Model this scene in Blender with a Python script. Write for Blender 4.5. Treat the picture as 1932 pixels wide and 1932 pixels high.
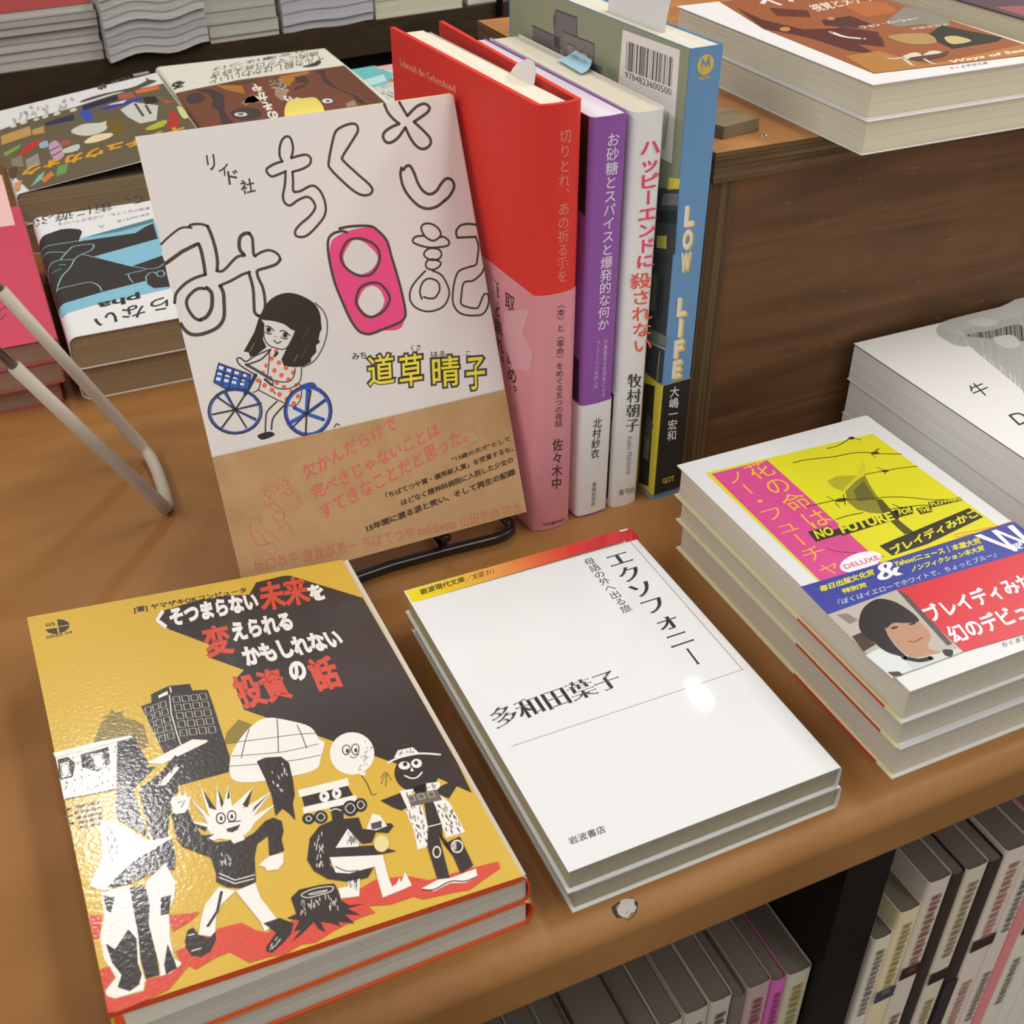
import bpy, math, random
from mathutils import Vector, Matrix
from mathutils.geometry import tessellate_polygon

SC = bpy.context.scene
for o in list(bpy.data.objects):
    bpy.data.objects.remove(o)
COL = SC.collection
TZ = 0.80            # height of the table top above the floor (m); all sizes below are mm from there

def V(x, y, z):
    return Vector((x / 1000.0, y / 1000.0, z / 1000.0 + TZ))

# ------------------------------------------------------------------ camera
cam_d = bpy.data.cameras.new('camera')
cam = bpy.data.objects.new('camera', cam_d)
COL.objects.link(cam)
SC.camera = cam
cam_d.sensor_width = 36.0
cam_d.sensor_fit = 'HORIZONTAL'
cam_d.lens = 40.5091
cam_d.clip_start = 0.02
cam_d.dof.use_dof = True
cam_d.dof.focus_distance = 0.50
cam_d.dof.aperture_fstop = 36.0
RIGHT, DOWN, FWD = (0.911554, -0.411177, -0.001473), (-0.241383, -0.532224, -0.811462), (0.332871, 0.740048, -0.584403)
cam.matrix_world = Matrix(((RIGHT[0], -DOWN[0], -FWD[0], 0), (RIGHT[1], -DOWN[1], -FWD[1], 0),
                           (RIGHT[2], -DOWN[2], -FWD[2], 0), (0, 0, 0, 1)))
cam.location = V(-162.296, -275.926, 326.054)

# ------------------------------------------------------------------ world, lights, exposure
SC.view_settings.view_transform = 'Standard'
SC.view_settings.look = 'None'
SC.view_settings.gamma = 1.0
SC.view_settings.use_curve_mapping = False
SC.view_settings.exposure = 0.0
wd = bpy.data.worlds.new('shop_air')
SC.world = wd
wd.use_nodes = True
wd.node_tree.nodes['Background'].inputs[0].default_value = (1.0, 0.99, 0.98, 1)
wd.node_tree.nodes['Background'].inputs[1].default_value = 0.46

def area(name, loc, sx, sy, power, aim=None, col=(1.0, 0.985, 0.965)):
    ld = bpy.data.lights.new(name, 'AREA')
    ld.shape = 'RECTANGLE'
    ld.size, ld.size_y, ld.energy, ld.color = sx / 1000, sy / 1000, power, col
    o = bpy.data.objects.new(name, ld)
    COL.objects.link(o)
    o.location = V(*loc)
    if aim:
        d = V(*aim) - V(*loc)
        o.rotation_euler = d.to_track_quat('-Z', 'Y').to_euler()
    return o
LAMPS = [((-10, 1410, 1590), 80, 200, 4.2), ((1000, 1270, 1590), 22, 75, 0.7), ((-1500, 0, 1590), 500, 1500, 18),
         ((-900, -900, 1590), 500, 1500, 7), ((1700, 300, 1590), 500, 1500, 31), ((700, -1100, 1590), 500, 1500, 11), ((520, 200, 1590), 200, 1000, 6.5)]  # this row: added fill lamps, front left, right, front right and overhead
for i, (p, sx, sy, pw) in enumerate(LAMPS):
    area('shop_and_fill_light', p, sx, sy, pw)

# ------------------------------------------------------------------ materials
MATS = {}
def lin(c):
    return c / 12.92 if c <= 0.04045 else ((c + 0.055) / 1.055) ** 2.4
def hexc(h, gain=1.0):
    r = [lin(int(h[i:i + 2], 16) / 255.0) * gain for i in (0, 2, 4)]
    m = max(r)
    if m > 0.87:
        r = [x * 0.87 / m for x in r]
    return (r[0], r[1], r[2], 1.0)
def mat(h, rough=0.5, spec=0.3, gain=1.0, metal=0.0, coat=0.0, bump=0.0):
    k = (h, rough, spec, round(gain, 2), metal, coat, bump)
    if k in MATS:
        return MATS[k]
    m = bpy.data.materials.new('ink_' + h)
    m.use_nodes = True
    b = m.node_tree.nodes['Principled BSDF']
    b.inputs['Base Color'].default_value = hexc(h, gain)
    b.inputs['Roughness'].default_value = rough
    b.inputs['Specular IOR Level'].default_value = spec
    b.inputs['Metallic'].default_value = metal
    b.inputs['Coat Weight'].default_value = coat
    b.inputs['Coat Roughness'].default_value = 0.12
    if bump:
        nt = m.node_tree
        tc = nt.nodes.new('ShaderNodeTexCoord')
        nz = nt.nodes.new('ShaderNodeTexNoise')
        nz.inputs['Scale'].default_value = 700
        nz.inputs['Detail'].default_value = 2
        bp = nt.nodes.new('ShaderNodeBump')
        bp.inputs['Strength'].default_value = bump
        bp.inputs['Distance'].default_value = 0.0004
        nt.links.new(tc.outputs['Object'], nz.inputs['Vector'])
        nt.links.new(nz.outputs['Fac'], bp.inputs['Height'])
        nt.links.new(bp.outputs['Normal'], b.inputs['Normal'])
        if coat:
            nt.links.new(bp.outputs['Normal'], b.inputs['Coat Normal'])
    MATS[k] = m
    return m

def noisy(name, cols, scale, stretch=(1, 1, 1), rough=0.6, spec=0.25, gain=1.0, detail=4, bump=0.0, distort=0.0, ramp=(0.3, 0.7), coord='Object'):
    m = bpy.data.materials.new(name)
    m.use_nodes = True
    nt = m.node_tree
    b = nt.nodes['Principled BSDF']
    tc = nt.nodes.new('ShaderNodeTexCoord')
    mp = nt.nodes.new('ShaderNodeMapping')
    mp.inputs['Scale'].default_value = stretch
    nz = nt.nodes.new('ShaderNodeTexNoise')
    nz.inputs['Scale'].default_value = scale
    nz.inputs['Detail'].default_value = detail
    nz.inputs['Distortion'].default_value = distort
    cr = nt.nodes.new('ShaderNodeValToRGB')
    el = cr.color_ramp.elements
    while len(el) < len(cols):
        el.new(0.5)
    for i, c in enumerate(cols):
        el[i].position = ramp[0] + (ramp[1] - ramp[0]) * i / (len(cols) - 1)
        el[i].color = hexc(c, gain)
    nt.links.new(tc.outputs[coord], mp.inputs['Vector'])
    nt.links.new(mp.outputs['Vector'], nz.inputs['Vector'])
    nt.links.new(nz.outputs['Fac'], cr.inputs['Fac'])
    nt.links.new(cr.outputs['Color'], b.inputs['Base Color'])
    b.inputs['Roughness'].default_value = rough
    b.inputs['Specular IOR Level'].default_value = spec
    if bump:
        bp = nt.nodes.new('ShaderNodeBump')
        bp.inputs['Strength'].default_value = bump
        bp.inputs['Distance'].default_value = 0.0006
        nt.links.new(nz.outputs['Fac'], bp.inputs['Height'])
        nt.links.new(bp.outputs['Normal'], b.inputs['Normal'])
    return m

def pages(h, axis='z', h2=None, gain=1.0):
    """cut paper edge: fine leaf lines stacked along one axis"""
    k = ('pages', h, axis, h2, gain)
    if k not in MATS:
        st = {'z': (4, 4, 1100), 'x': (1100, 4, 4), 'y': (4, 1100, 4)}[axis]
        MATS[k] = noisy('leaves_' + h, [h2 or h, h], 1.0, st, 0.75, 0.1, gain, 2, ramp=(0.25, 0.6))
    return MATS[k]

def shade(h, f):
    return ''.join('%02x' % max(0, min(255, int(int(h[i:i + 2], 16) * f))) for i in (0, 2, 4))

# ------------------------------------------------------------------ mesh helpers (mm, world axes)
class MB:
    def __init__(s):
        s.v, s.f, s.m, s.mats, s.sm = [], [], [], [], []
    def mi(s, m):
        if m not in s.mats:
            s.mats.append(m)
        return s.mats.index(m)
    def add(s, pts, faces, m, smooth=False):
        b = len(s.v)
        s.v += [tuple(p) for p in pts]
        i = s.mi(m)
        for f in faces:
            s.f.append([b + k for k in f])
            s.m.append(i)
            s.sm.append(smooth)
    def hexa(s, p, m):
        s.add(p, [(0, 3, 2, 1), (4, 5, 6, 7), (0, 1, 5, 4), (1, 2, 6, 5), (2, 3, 7, 6), (3, 0, 4, 7)], m)
    def box(s, a, b, m, fr=None):
        c = [(a[0], a[1], a[2]), (b[0], a[1], a[2]), (b[0], b[1], a[2]), (a[0], b[1], a[2]),
             (a[0], a[1], b[2]), (b[0], a[1], b[2]), (b[0], b[1], b[2]), (a[0], b[1], b[2])]
        s.hexa([fr(*q) if fr else q for q in c], m)
    def tube(s, pts, r, m, n=10, closed=False):
        P = [Vector(p) for p in pts]
        N = len(P)
        rings, up = [], Vector((0.13, 0.21, 0.97)).normalized()
        for i in range(N):
            a = P[i - 1] if (i or closed) else P[i]
            b = P[(i + 1) % N] if (i < N - 1 or closed) else P[i]
            t = (b - a).normalized()
            u = t.cross(up)
            u = u.normalized() if u.length > 1e-4 else t.orthogonal().normalized()
            w = t.cross(u)
            rr = r[i] if isinstance(r, (list, tuple)) else r
            rings.append([P[i] + (u * math.cos(2 * math.pi * k / n) + w * math.sin(2 * math.pi * k / n)) * rr for k in range(n)])
        pts2 = [q for g in rings for q in g]
        fs = []
        for i in range(N if closed else N - 1):
            j = (i + 1) % N
            for k in range(n):
                k2 = (k + 1) % n
                fs.append((i * n + k, i * n + k2, j * n + k2, j * n + k))
        if not closed:
            fs.append(tuple(range(n))[::-1])
            fs.append(tuple((N - 1) * n + k for k in range(n)))
        s.add(pts2, fs, m, True)
    def ribbon(s, outer, inner, m, fr, b0, b1, smooth=False):
        """closed section between two polylines (a, c), extruded along b"""
        n = len(outer)
        pts = []
        for bb in (b0, b1):
            for q in outer:
                pts.append(fr(q[0], bb, q[1]))
            for q in inner:
                pts.append(fr(q[0], bb, q[1]))
        F, N2 = [], 2 * n
        for i in range(n - 1):
            F.append((i, i + 1, N2 + i + 1, N2 + i))
            F.append((n + i + 1, n + i, N2 + n + i, N2 + n + i + 1))
            F.append((i + 1, i, n + i, n + i + 1))
            F.append((N2 + i, N2 + i + 1, N2 + n + i + 1, N2 + n + i))
        F.append((0, N2, N2 + n, n))
        F.append((n - 1, n + n - 1, N2 + n + n - 1, N2 + n - 1))
        s.add(pts, F, m, smooth)
    def build(s, name, parent=None, loc=None):
        o0 = Vector((0, 0, 0))
        if parent is not None:
            o0 = parent_origin(parent)
        elif loc is not None:
            o0 = V(*loc)
        me = bpy.data.meshes.new(name)
        me.from_pydata([V(*p) - o0 for p in s.v], [], s.f)
        for m in s.mats:
            me.materials.append(m)
        me.polygons.foreach_set('material_index', s.m)
        me.polygons.foreach_set('use_smooth', s.sm)
        me.update()
        o = bpy.data.objects.new(name, me)
        COL.objects.link(o)
        if parent is not None:
            o.parent = parent
        else:
            o.location = o0
        return o

def parent_origin(o):
    p = Vector((0, 0, 0))
    while o is not None:
        p += o.location
        o = o.parent
    return p
def tag(o, label, cat, group=None, kind=None):
    if label: o['label'] = label
    if cat: o['category'] = cat
    if group: o['group'] = group
    if kind: o['kind'] = kind
    return o
def thing(name, label, cat, loc, group=None):
    o = bpy.data.objects.new(name, None)
    o.empty_display_size = 0.02
    COL.objects.link(o)
    o.location = V(*loc)
    return tag(o, label, cat, group)
def frame(O, ea, eb, ec):
    O, ea, eb, ec = Vector(O), Vector(ea), Vector(eb), Vector(ec)
    return lambda a, b, c: O + ea * a + eb * b + ec * c

# ------------------------------------------------------------------ printed art (flat ink shapes lying on a surface, mm in the surface)
ART = {}
ART['inv']=[
('p','4a3f38',0,'10.43 -4.1 12.6 -5.18 14.04 -7.18 14.47 -8.83 10.31 -8.64'),
('p','4a3f38',0,'10.27 -9.04 14.41 -9.31 13.95 -10.88 12.49 -12.43 10.41 -12.94'),
('p','4a3f38',0,'5.66 -9.01 9.77 -9.28 9.82 -13.14 8.01 -12.51 6.51 -11.18'),
('t','4a3f38',(0.02,0.02,'05'),'6.09 -7.51 9.49 -7.53 6.06 -5.44'),
('t','4a3f38',(0.02,0.02,'SERIES 3/4'),'5.53 -14.88 14.76 -14.44 5.48 -13.09'),
('t','3c332e',(0.03,0.03,'[著] ヤマザキOKコンピュータ'),'38.18 -10.14 81.92 -11.22 38.44 -6.01'),
('p','3b3331',0,'44.95 -16.9 48.88 -11.72 61.55 -9.71 73.78 -10.27 82.41 -12.47 86.89 -5.51 97.85 -4.67 100.8 -5.28 124.55 -28.95 125.79 -73.8 126.89 -126.18 126.39 -140.26 117.23 -129.1 105.57 -117.61 89.59 -101.17 68.27 -79.38 65.24 -76.3 65.04 -60.7 70.08 -55.77 60.22 -45.44 59.69 -41.45 61.31 -37.5 49.05 -24.04'),
('p','8f7a3a',0,'13.98 -75.49 18.27 -66.02 20.41 -64.73 18.58 -63.73 21.32 -62.99 22.59 -60.3 23.1 -62.93 26.2 -62.99 25.33 -65.81 28.48 -68.32 31.41 -72.11 31.38 -82.78 28.16 -83.9 21.53 -76.59'),
('p','8f7a3a',0,'55 -90.7 57.08 -85.44 62.33 -80.48 66.21 -84.64 59.3 -91.6'),
('p','3b3331',0,'32.07 -62.64 35.82 -61.85 36.3 -57.71 42.95 -55.32 50.16 -56.77 50.35 -60.52 55.45 -61.96 55.69 -69.66 55.55 -88.24 55.52 -97.41 53.65 -103.72 37.65 -104.02'),
('g','e8e2d2',(0.22,4,5,0.72),'43.18 -61.61 55.31 -63.74 54.56 -85.54 42.09 -83.04'),
('g','e8e2d2',(0.22,3,5,0.72),'33.22 -63.89 41.15 -62.68 40.79 -82.9 32.09 -83.7'),
('l','e8e2d2',0.39,'42.23 -60.54 41.16 -70.1 41.17 -79.69 41.44 -86.44'),
('p','f1ede4',0,'38.56 -59.24 42.01 -57.93 41.92 -59.71 38.53 -60.67'),
('l','f1ede4',0.45,'43.17 -56.14 43.19 -59.07'),
('p','f1ede4',0,'29.22 -90.5 45.53 -84.75 50.23 -86.85 49.81 -87.82 33.97 -92.74'),
('p','f1ede4',0,'1.89 -76.18 22.14 -76.47 18.81 -96.66 18.1 -98.11 2.39 -97.1 2.17 -84.38'),
('p','3b3331',0,'21.97 -76.41 27.58 -76.3 28.31 -83.71 30.07 -90.8 26.14 -94.91 18.22 -99.6'),
('p','f1ede4',0,'1.46 -75.5 14.2 -75.18 26.25 -75.82 27.29 -77 21.66 -77.36 1.87 -77.96'),
('d','3b3331',(60,0.24,1.01),'2.99 -79.9 21.04 -79.24 18.43 -97.01 2.8 -96.3'),
('p','3b3331',0,'2.43 -78.93 5.78 -78.87 7.68 -82.63 6.14 -88.57 2.04 -88.54'),
('p','f1ede4',0,'3.02 -81.18 5.68 -81.14 5.57 -87.86 2.78 -87.82'),
('sc','3b3331',0.24,'3.39 -82.32 5.22 -82.23 5.2 -86.73 3.35 -87.05'),
('p','3b3331',0,'9.76 -79.3 18.71 -78.66 18.27 -86.5 13.9 -88.93 9.36 -85.26'),
('p','f1ede4',0,'12.84 -80.42 16.41 -80.43 16.59 -87.65 13.39 -87.74'),
('sc','3b3331',0.24,'13.35 -81.64 15.91 -81.54 16.05 -86.7 13.84 -86.9'),
('s','3b3331',0.48,'2.34 -97.56 7.14 -97.91 13.61 -98.38 18.04 -98.57'),
('l','3b3331',1.16,'5.45 -101.95 12.58 -102.5'),
('l','3b3331',1.15,'5.38 -104.29 12.47 -104.85'),
('l','3b3331',1.14,'5.49 -106.68 12.36 -107.18'),
('l','3b3331',1.13,'5.64 -108.77 12.29 -109.21'),
('l','3b3331',1.03,'5.98 -110.92 12.17 -111.5'),
('l','3b3331',0.96,'2.78 -102.14 4 -102.18'),
('l','3b3331',0.95,'2.73 -105.07 3.96 -104.94'),
('l','3b3331',0.94,'2.88 -108.32 3.87 -108.4'),
('p','3b3331',0,'18.4 -99.78 24.93 -94.7 27.05 -92.28 32.19 -92.88 24.58 -99.59 23.38 -100.39 24.06 -115.64 24.91 -122.85 16.84 -111.78 16.79 -106.45'),
('p','3b3331',0,'25.19 -101.06 32.37 -96.79 38.88 -90.09 41.04 -97.41 37.44 -102.45 36.67 -106.52 33.92 -108.58 33.08 -114.29 31.89 -116.21 30.07 -123.93 25.55 -123.93 25.03 -114.83'),
('p','8d8681',0,'18.77 -98.69 24.33 -95.74 22.56 -98.85 19.84 -100.01'),
('p','f1ede4',0,'30.88 -101.6 37.97 -94.99 39.03 -96.35 33.31 -102.49'),
('d','3b3331',(8,0.3,0.5),'31.39 -101.16 32.1 -102.05 38.36 -96.42 37.5 -95.14'),
('p','f1ede4',0,'11.74 -110.18 16.59 -113.43 24.35 -123.77 31.66 -124.24 26.53 -134.52 9.11 -137.95 5.36 -134.45 10.49 -125.21'),
('p','3b3331',0,'9.98 -137.25 13.12 -134.26 19.35 -129.64 31.08 -125.16 30.87 -132.89 29.64 -137.31 22.18 -136.63 16.07 -138'),
('d','f1ede4',(40,0.18,1.79),'15.13 -131.29 27.82 -127.31 27.85 -136.1 15.33 -137.72'),
('d','3b3331',(26,0.24,1.41),'12.56 -113.09 15.19 -114.64 15.28 -130.27 11.99 -125.77'),
('p','f1ede4',0,'8.31 -138.16 16.43 -138.14 16.37 -148.33 15.97 -155.55 14.87 -166.9 15.26 -171.59 14.37 -174.8 10.73 -174.7 6.85 -174.49 4.78 -172.9 4.79 -171.06 8.11 -168.35 5.89 -161.12 5.82 -153.09 7.78 -147.53'),
('p','3b3331',0,'16.28 -139.12 19.38 -139.26 20.98 -141.43 20.65 -147.96 19.27 -153.9 19.61 -165.03 19.17 -171.76 15.54 -171.69 15.22 -164.73 15.97 -155.55 16.01 -148.19'),
('p','f1ede4',0,'20.94 -139.33 27.47 -133.79 29.18 -141.93 27.72 -147.61 25.39 -151.79 24.07 -161.08 23.9 -168.09 25.57 -170.13 24.14 -172.78 19.25 -173.36 19.7 -168.77 19.49 -163.58 19.27 -153.9 20.73 -147.49 20.63 -142.33'),
('p','3b3331',0,'6.98 -155.92 9.1 -159.1 13.63 -153.69 15.25 -157.68 14.32 -165.77 14.79 -169.6 13.56 -172.71 10.86 -173.87 8.01 -171.44 9.6 -168.03 7.77 -163.23'),
('p','3b3331',0,'8.54 -139.28 11.74 -141.01 9.83 -146.33 8.89 -144.97'),
('p','3b3331',0,'24.06 -146.21 27.16 -146.37 25.22 -152.72 22.97 -152.36'),
('p','3b3331',0,'23.04 -162.59 23.82 -168.53 24.03 -171.37 20.89 -172.42 20.91 -169.24'),
('p','d8503f',0,'4.02 -144.85 7.37 -146.38 5.7 -154 4.03 -153.83'),
('p','d8503f',0,'25.14 -153.19 33.68 -155.21 30.1 -157.56 25.2 -159.1'),
('p','d8503f',0,'4.38 -164.2 6.93 -164.05 7.77 -168.22 4.63 -171.44 4.9 -173.3 6.79 -174.9 14.57 -175.32 15.67 -171.97 19.44 -172.31 21.99 -172.4 25.49 -170.56 24.7 -165.83 32.4 -165.25 37.58 -162.65 44.12 -163.19 47.02 -166.77 49.81 -169.06 55.21 -168.19 59.47 -167.34 73.2 -165.46 80.04 -163.89 85.71 -162.31 94.91 -164.72 100.58 -168.49 112.59 -168.69 123.29 -169.4 122.84 -172.01 116.7 -174.06 110.88 -176.14 105.89 -175.31 96.41 -174.32 94.09 -172.39 86.5 -172.61 80.15 -170.7 81.45 -173.75 76.41 -173.83 68.55 -175.29 62.31 -177.26 58.17 -176.39 53.01 -177.96 48.19 -177.03 43.2 -176.96 38.72 -171.49 34.82 -171.85 28.79 -173.67 27.31 -171.73 20.73 -177.28 14.43 -178.32 6.53 -179.1 4.48 -178.29'),
('p','f1ede4',0,'36.04 -131.52 42.64 -127.78 42.39 -125.96 35.42 -118.7 42.76 -123.19 39.72 -110.84 43.73 -120.62 43.55 -106.89 46.3 -118.6 48.83 -107.9 48.66 -117.68 52.24 -109.47 51.47 -118.72 59.65 -113.01 54.43 -121.02 64.98 -116.78 56.97 -124.95 65.06 -122.54 56.71 -127.81 54.35 -130.43 51.89 -131.81 47.63 -131.93 44.63 -130.24'),
('e','f1ede4',0,'49.38 -125.08 6.53 -2.44 -1.5 -6.66'),
('p','3b3331',0,'36.53 -131.14 43.86 -127.95 40.19 -127.43'),
('p','3b3331',0,'35.97 -119.14 42.44 -124.7 41.36 -125.86'),
('p','3b3331',0,'40.49 -113.44 42.85 -121.76 41.78 -118.71'),
('p','3b3331',0,'44.07 -108.63 46.5 -118.67 44.48 -117.03'),
('p','3b3331',0,'48.64 -109.39 49.17 -116.35 48.08 -118.36'),
('p','3b3331',0,'52.13 -110.36 51.51 -115.08 50.57 -115.35'),
('p','3b3331',0,'59.17 -113.71 55.96 -120.99 54.59 -119.39'),
('p','3b3331',0,'64.45 -117.09 58.04 -121.45 56.64 -123.64'),
('e','3b3331',0,'46.98 -122.42 1.51 -0.56 -0.53 -2.44'),
('e','f1ede4',0,'46.98 -122.42 1.11 -0.41 -0.4 -1.85'),
('e','3b3331',0,'47.03 -122.56 0.44 -0.16 -0.2 -0.93'),
('e','3b3331',0,'50.37 -122.79 1.43 -0.53 -0.55 -2.45'),
('e','f1ede4',0,'50.37 -122.79 1.07 -0.4 -0.42 -1.85'),
('e','3b3331',0,'50.34 -122.96 0.44 -0.16 -0.21 -0.93'),
('l','3b3331',0.39,'48.79 -124.86 52.48 -125.64'),
('p','3b3331',0,'47.6 -127.33 52.16 -126.99 50.88 -128.84 49.06 -129.32 47.75 -128.54'),
('p','3b3331',0,'43.52 -131.52 39.63 -126.08 38.37 -119.8 37.96 -114.31 33.69 -115.58 32.8 -115.37 32.62 -125.73 33.56 -129.47 38.69 -134.73 40.77 -136.62 40.99 -143.22 40.36 -146.17 42.92 -149.25 47.28 -151.43 51.42 -150.37 53.21 -141.31 55.24 -136.48 59.14 -134.53 57.57 -142.4 62.36 -141.97 62.66 -137.56 64.22 -134.12 64.61 -130.17 62.56 -127.92 59.83 -128.38 55.28 -131.93 52.03 -133.01'),
('p','f1ede4',0,'47.75 -131.4 52.14 -130.76 51.91 -133.53 48.44 -133.93'),
('l','f1ede4',0.36,'41.93 -143.58 45.71 -147.67 51.64 -147.79'),
('l','f1ede4',0.36,'41.61 -145.06 45.43 -148.89 51.09 -149.18'),
('d','f1ede4',(14,0.23,1.15),'43.28 -136.46 47.11 -137.91 46.19 -141.95 43.16 -140.8'),
('p','f1ede4',0,'33.38 -114.99 33.66 -110 35.14 -107.8 35.67 -109.53 37.07 -106.67 37.52 -109.3 39.01 -107.39 38.85 -110.4 40.11 -109.95 38.36 -114.46 36.93 -116.31 34.87 -116.02'),
('l','3b3331',0.34,'35.55 -111.3 37.91 -111.27 36.37 -113.72'),
('p','f1ede4',0,'57.77 -142.47 61.92 -142.81 60.96 -146.43 58.78 -148.34 55.39 -147.7 55.35 -146.22 53.62 -144.76 55.14 -143.69'),
('p','f1ede4',0,'40.68 -148.4 45.01 -151.61 40.07 -154.87 37.6 -158.96 35.95 -165.18 31.74 -162.83 33.62 -157.43 35.67 -153.19'),
('p','f1ede4',0,'45.01 -151.61 51.11 -150.78 51.32 -156.6 53.48 -164.04 54.35 -166.87 49.56 -168.47 49.26 -164.92 47.45 -159.22'),
('p','3b3331',0,'27.79 -163.47 29.2 -160.16 30.8 -159.89 31.74 -162.83 34.36 -165.04 36.44 -163.43 36.04 -166.17 33.78 -169.58 30.97 -170.36 28.59 -169.07 27.63 -166.26'),
('l','f1ede4',0.33,'28.91 -167.46 31.55 -167.54'),
('l','f1ede4',0.33,'29.03 -162.03 30.72 -162.2'),
('l','3b3331',0.88,'41 -150.61 38.46 -156.79 34.85 -160.86'),
('p','3b3331',0,'49.87 -165.65 54.71 -165.51 58.06 -168.79 56.37 -172.07 53.87 -174.01 49.76 -176.23 48.27 -175.18 48.88 -173.52 52.51 -170.1'),
('d','f1ede4',(10,0.21,1.25),'52.35 -171.49 53.67 -172.49 50.26 -175 49.02 -174.52'),
('p','3b3331',0,'59.68 -159.79 62.7 -157.82 68.83 -158.31 73.15 -159.41 73.4 -161.36 73.24 -166 74.99 -168.47 79.62 -169.72 74.26 -169.46 77.25 -173.15 72.88 -171.22 74.55 -175.12 70.27 -172.98 70.53 -174.82 67.93 -172.58 65.5 -171.15 65.89 -175.34 64.12 -173.09 63.67 -170.45 59.26 -173.18 55.63 -174.78 59.27 -171.72 57.33 -171.46 59.77 -168.45 56.72 -166.28 59.66 -165.9'),
('sc','e8e2d2',0.31,'62.74 -159.92 66.09 -159.11 70.14 -159.59 72.41 -160.46 71.6 -161.73 68.62 -161.9 64.54 -161.64'),
('sc','e8e2d2',0.27,'64.87 -160.47 67.77 -160.53 70.54 -161.06 68.83 -161.2 66.37 -161.04'),
('d','e8e2d2',(26,0.22,1.75),'61.53 -162.05 72.31 -163.57 71.65 -168.47 60.63 -166.78'),
('p','3b3331',0,'73.34 -122.54 88.82 -122.94 89.16 -127.77 72.92 -127.28'),
('p','f1ede4',0,'72.89 -119.27 89.81 -119.79 89.32 -123.12 72.7 -122.43'),
('p','f1ede4',0,'72.36 -126.89 90.07 -127.79 89.65 -130.85 72.03 -129.66'),
('e','f1ede4',0,'80.25 -124.91 1.56 -0.58 -0.69 -2.33'),
('e','f1ede4',0,'84.37 -125.06 1.45 -0.53 -0.68 -2.23'),
('p','3b3331',0,'80.12 -123.49 80.82 -124.99 79.51 -125.56'),
('p','3b3331',0,'84.3 -123.79 84.95 -125.28 83.67 -125.86'),
('e','3b3331',0,'72.88 -132.18 1.93 -0.72 -0.64 -2.25'),
('e','3b3331',0,'76.69 -132.88 2.1 -0.78 -0.78 -2.67'),
('e','3b3331',0,'86.68 -132.69 2.37 -0.88 -1.02 -3.24'),
('e','3b3331',0,'90.19 -132.46 2.05 -0.76 -0.91 -2.82'),
('sc','e8e2d2',0.29,'72.08 -131.88 73.18 -131.1 73.76 -132.51 72.58 -133.25'),
('sc','e8e2d2',0.29,'75.48 -132.43 77.16 -131.26 77.98 -133.36 76.22 -134.49'),
('sc','e8e2d2',0.3,'85.13 -132.11 87.32 -130.67 88.11 -133.22 86.05 -134.69'),
('sc','e8e2d2',0.3,'89.16 -132.08 90.72 -130.82 91.42 -132.92 89.66 -134.1'),
('p','3b3331',0,'80.65 -130.14 85.06 -130.56 83.06 -137.04 79.67 -136.37'),
('s','f1ede4',0.4,'80.24 -131.51 82.11 -131.29 83.54 -132.55'),
('p','3b3331',0,'75.2 -136.47 79.92 -135.57 87.92 -137.36 87.68 -142.3 90.32 -143.87 91.82 -142.08 96.89 -143.26 97.3 -144.72 94.79 -146.71 91.32 -144.95 88.79 -148.5 85.84 -147.97 83.82 -143.19 80.47 -145.38 77.88 -146.68 89.64 -149.96 94.79 -154.45 88.43 -153.57 74.83 -149.57 73.97 -152.44 75.39 -156.24 86.04 -158.1 83.38 -160.89 77.53 -160.38 71.75 -157.02 68.78 -152.66 67.98 -147.98 71.06 -140.14'),
('p','f1ede4',0,'83.28 -140.66 84.99 -146.5 84.3 -148.64 77.45 -146.63'),
('d','3b3331',(16,0.19,1.93),'82.95 -141.7 84.75 -145.84 84.26 -147.38 81.1 -146.19'),
('d','e8e2d2',(16,0.24,1.89),'71.26 -142.5 77.44 -137.89 72.13 -152.84 68.96 -150.55'),
('p','eceadb',0,'92.46 -137.43 94.69 -138.98 95.36 -143.99 91.49 -144.43 88.77 -142.83'),
('p','57504a',0,'90.75 -141.21 94.38 -141.26 93.53 -144.02 90.37 -143.72'),
('e','e6d896',0,'91.39 -150.05 2.22 -0.83 -1.06 -3.12'),
('p','f1ede4',0,'74.63 -149.49 90.34 -154.46 89.28 -162.05 89.15 -166.82 90.63 -166.32 92.39 -164.41 92.14 -166.36 94.65 -162.99 94.87 -168.46 91.88 -168.92 85.21 -169.52 85.9 -162.38 86.59 -157.76 78.43 -157.5 74.7 -155.71'),
('p','f1ede4',0,'77.14 -160.24 80.92 -160.49 78.75 -166.54 73.44 -165.35 73.78 -161.51 76.58 -162.04'),
('d','3b3331',(20,0.18,1.81),'78.01 -158.85 80.69 -159.87 79.09 -163.52 76.88 -161.1'),
('s','3b3331',0.37,'75.36 -153.52 77.92 -156.39 81.46 -157.46'),
('e','f1ede4',0,'94.62 -109.41 7.13 -2.6 -3.01 -9.52'),
('e','3b3331',0,'93.2 -107.31 1.28 -0.73 -0.91 -2.31'),
('e','f1ede4',0,'93.2 -107.31 0.94 -0.61 -0.76 -1.84'),
('e','3b3331',0,'93.39 -107.91 0.51 -0.19 -0.3 -0.95'),
('e','3b3331',0,'96.17 -108.12 1.29 -0.73 -1 -2.55'),
('e','f1ede4',0,'96.17 -108.12 0.94 -0.61 -0.85 -2.08'),
('e','3b3331',0,'96.19 -108.66 0.51 -0.19 -0.3 -0.95'),
('s','3b3331',0.34,'93.5 -110.59 94.62 -111.78 96.67 -110.69'),
('d','3b3331',(30,0.22,0.43),'101.07 -104.79 102.28 -109.27 96.82 -117.78 93.95 -118.01'),
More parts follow.
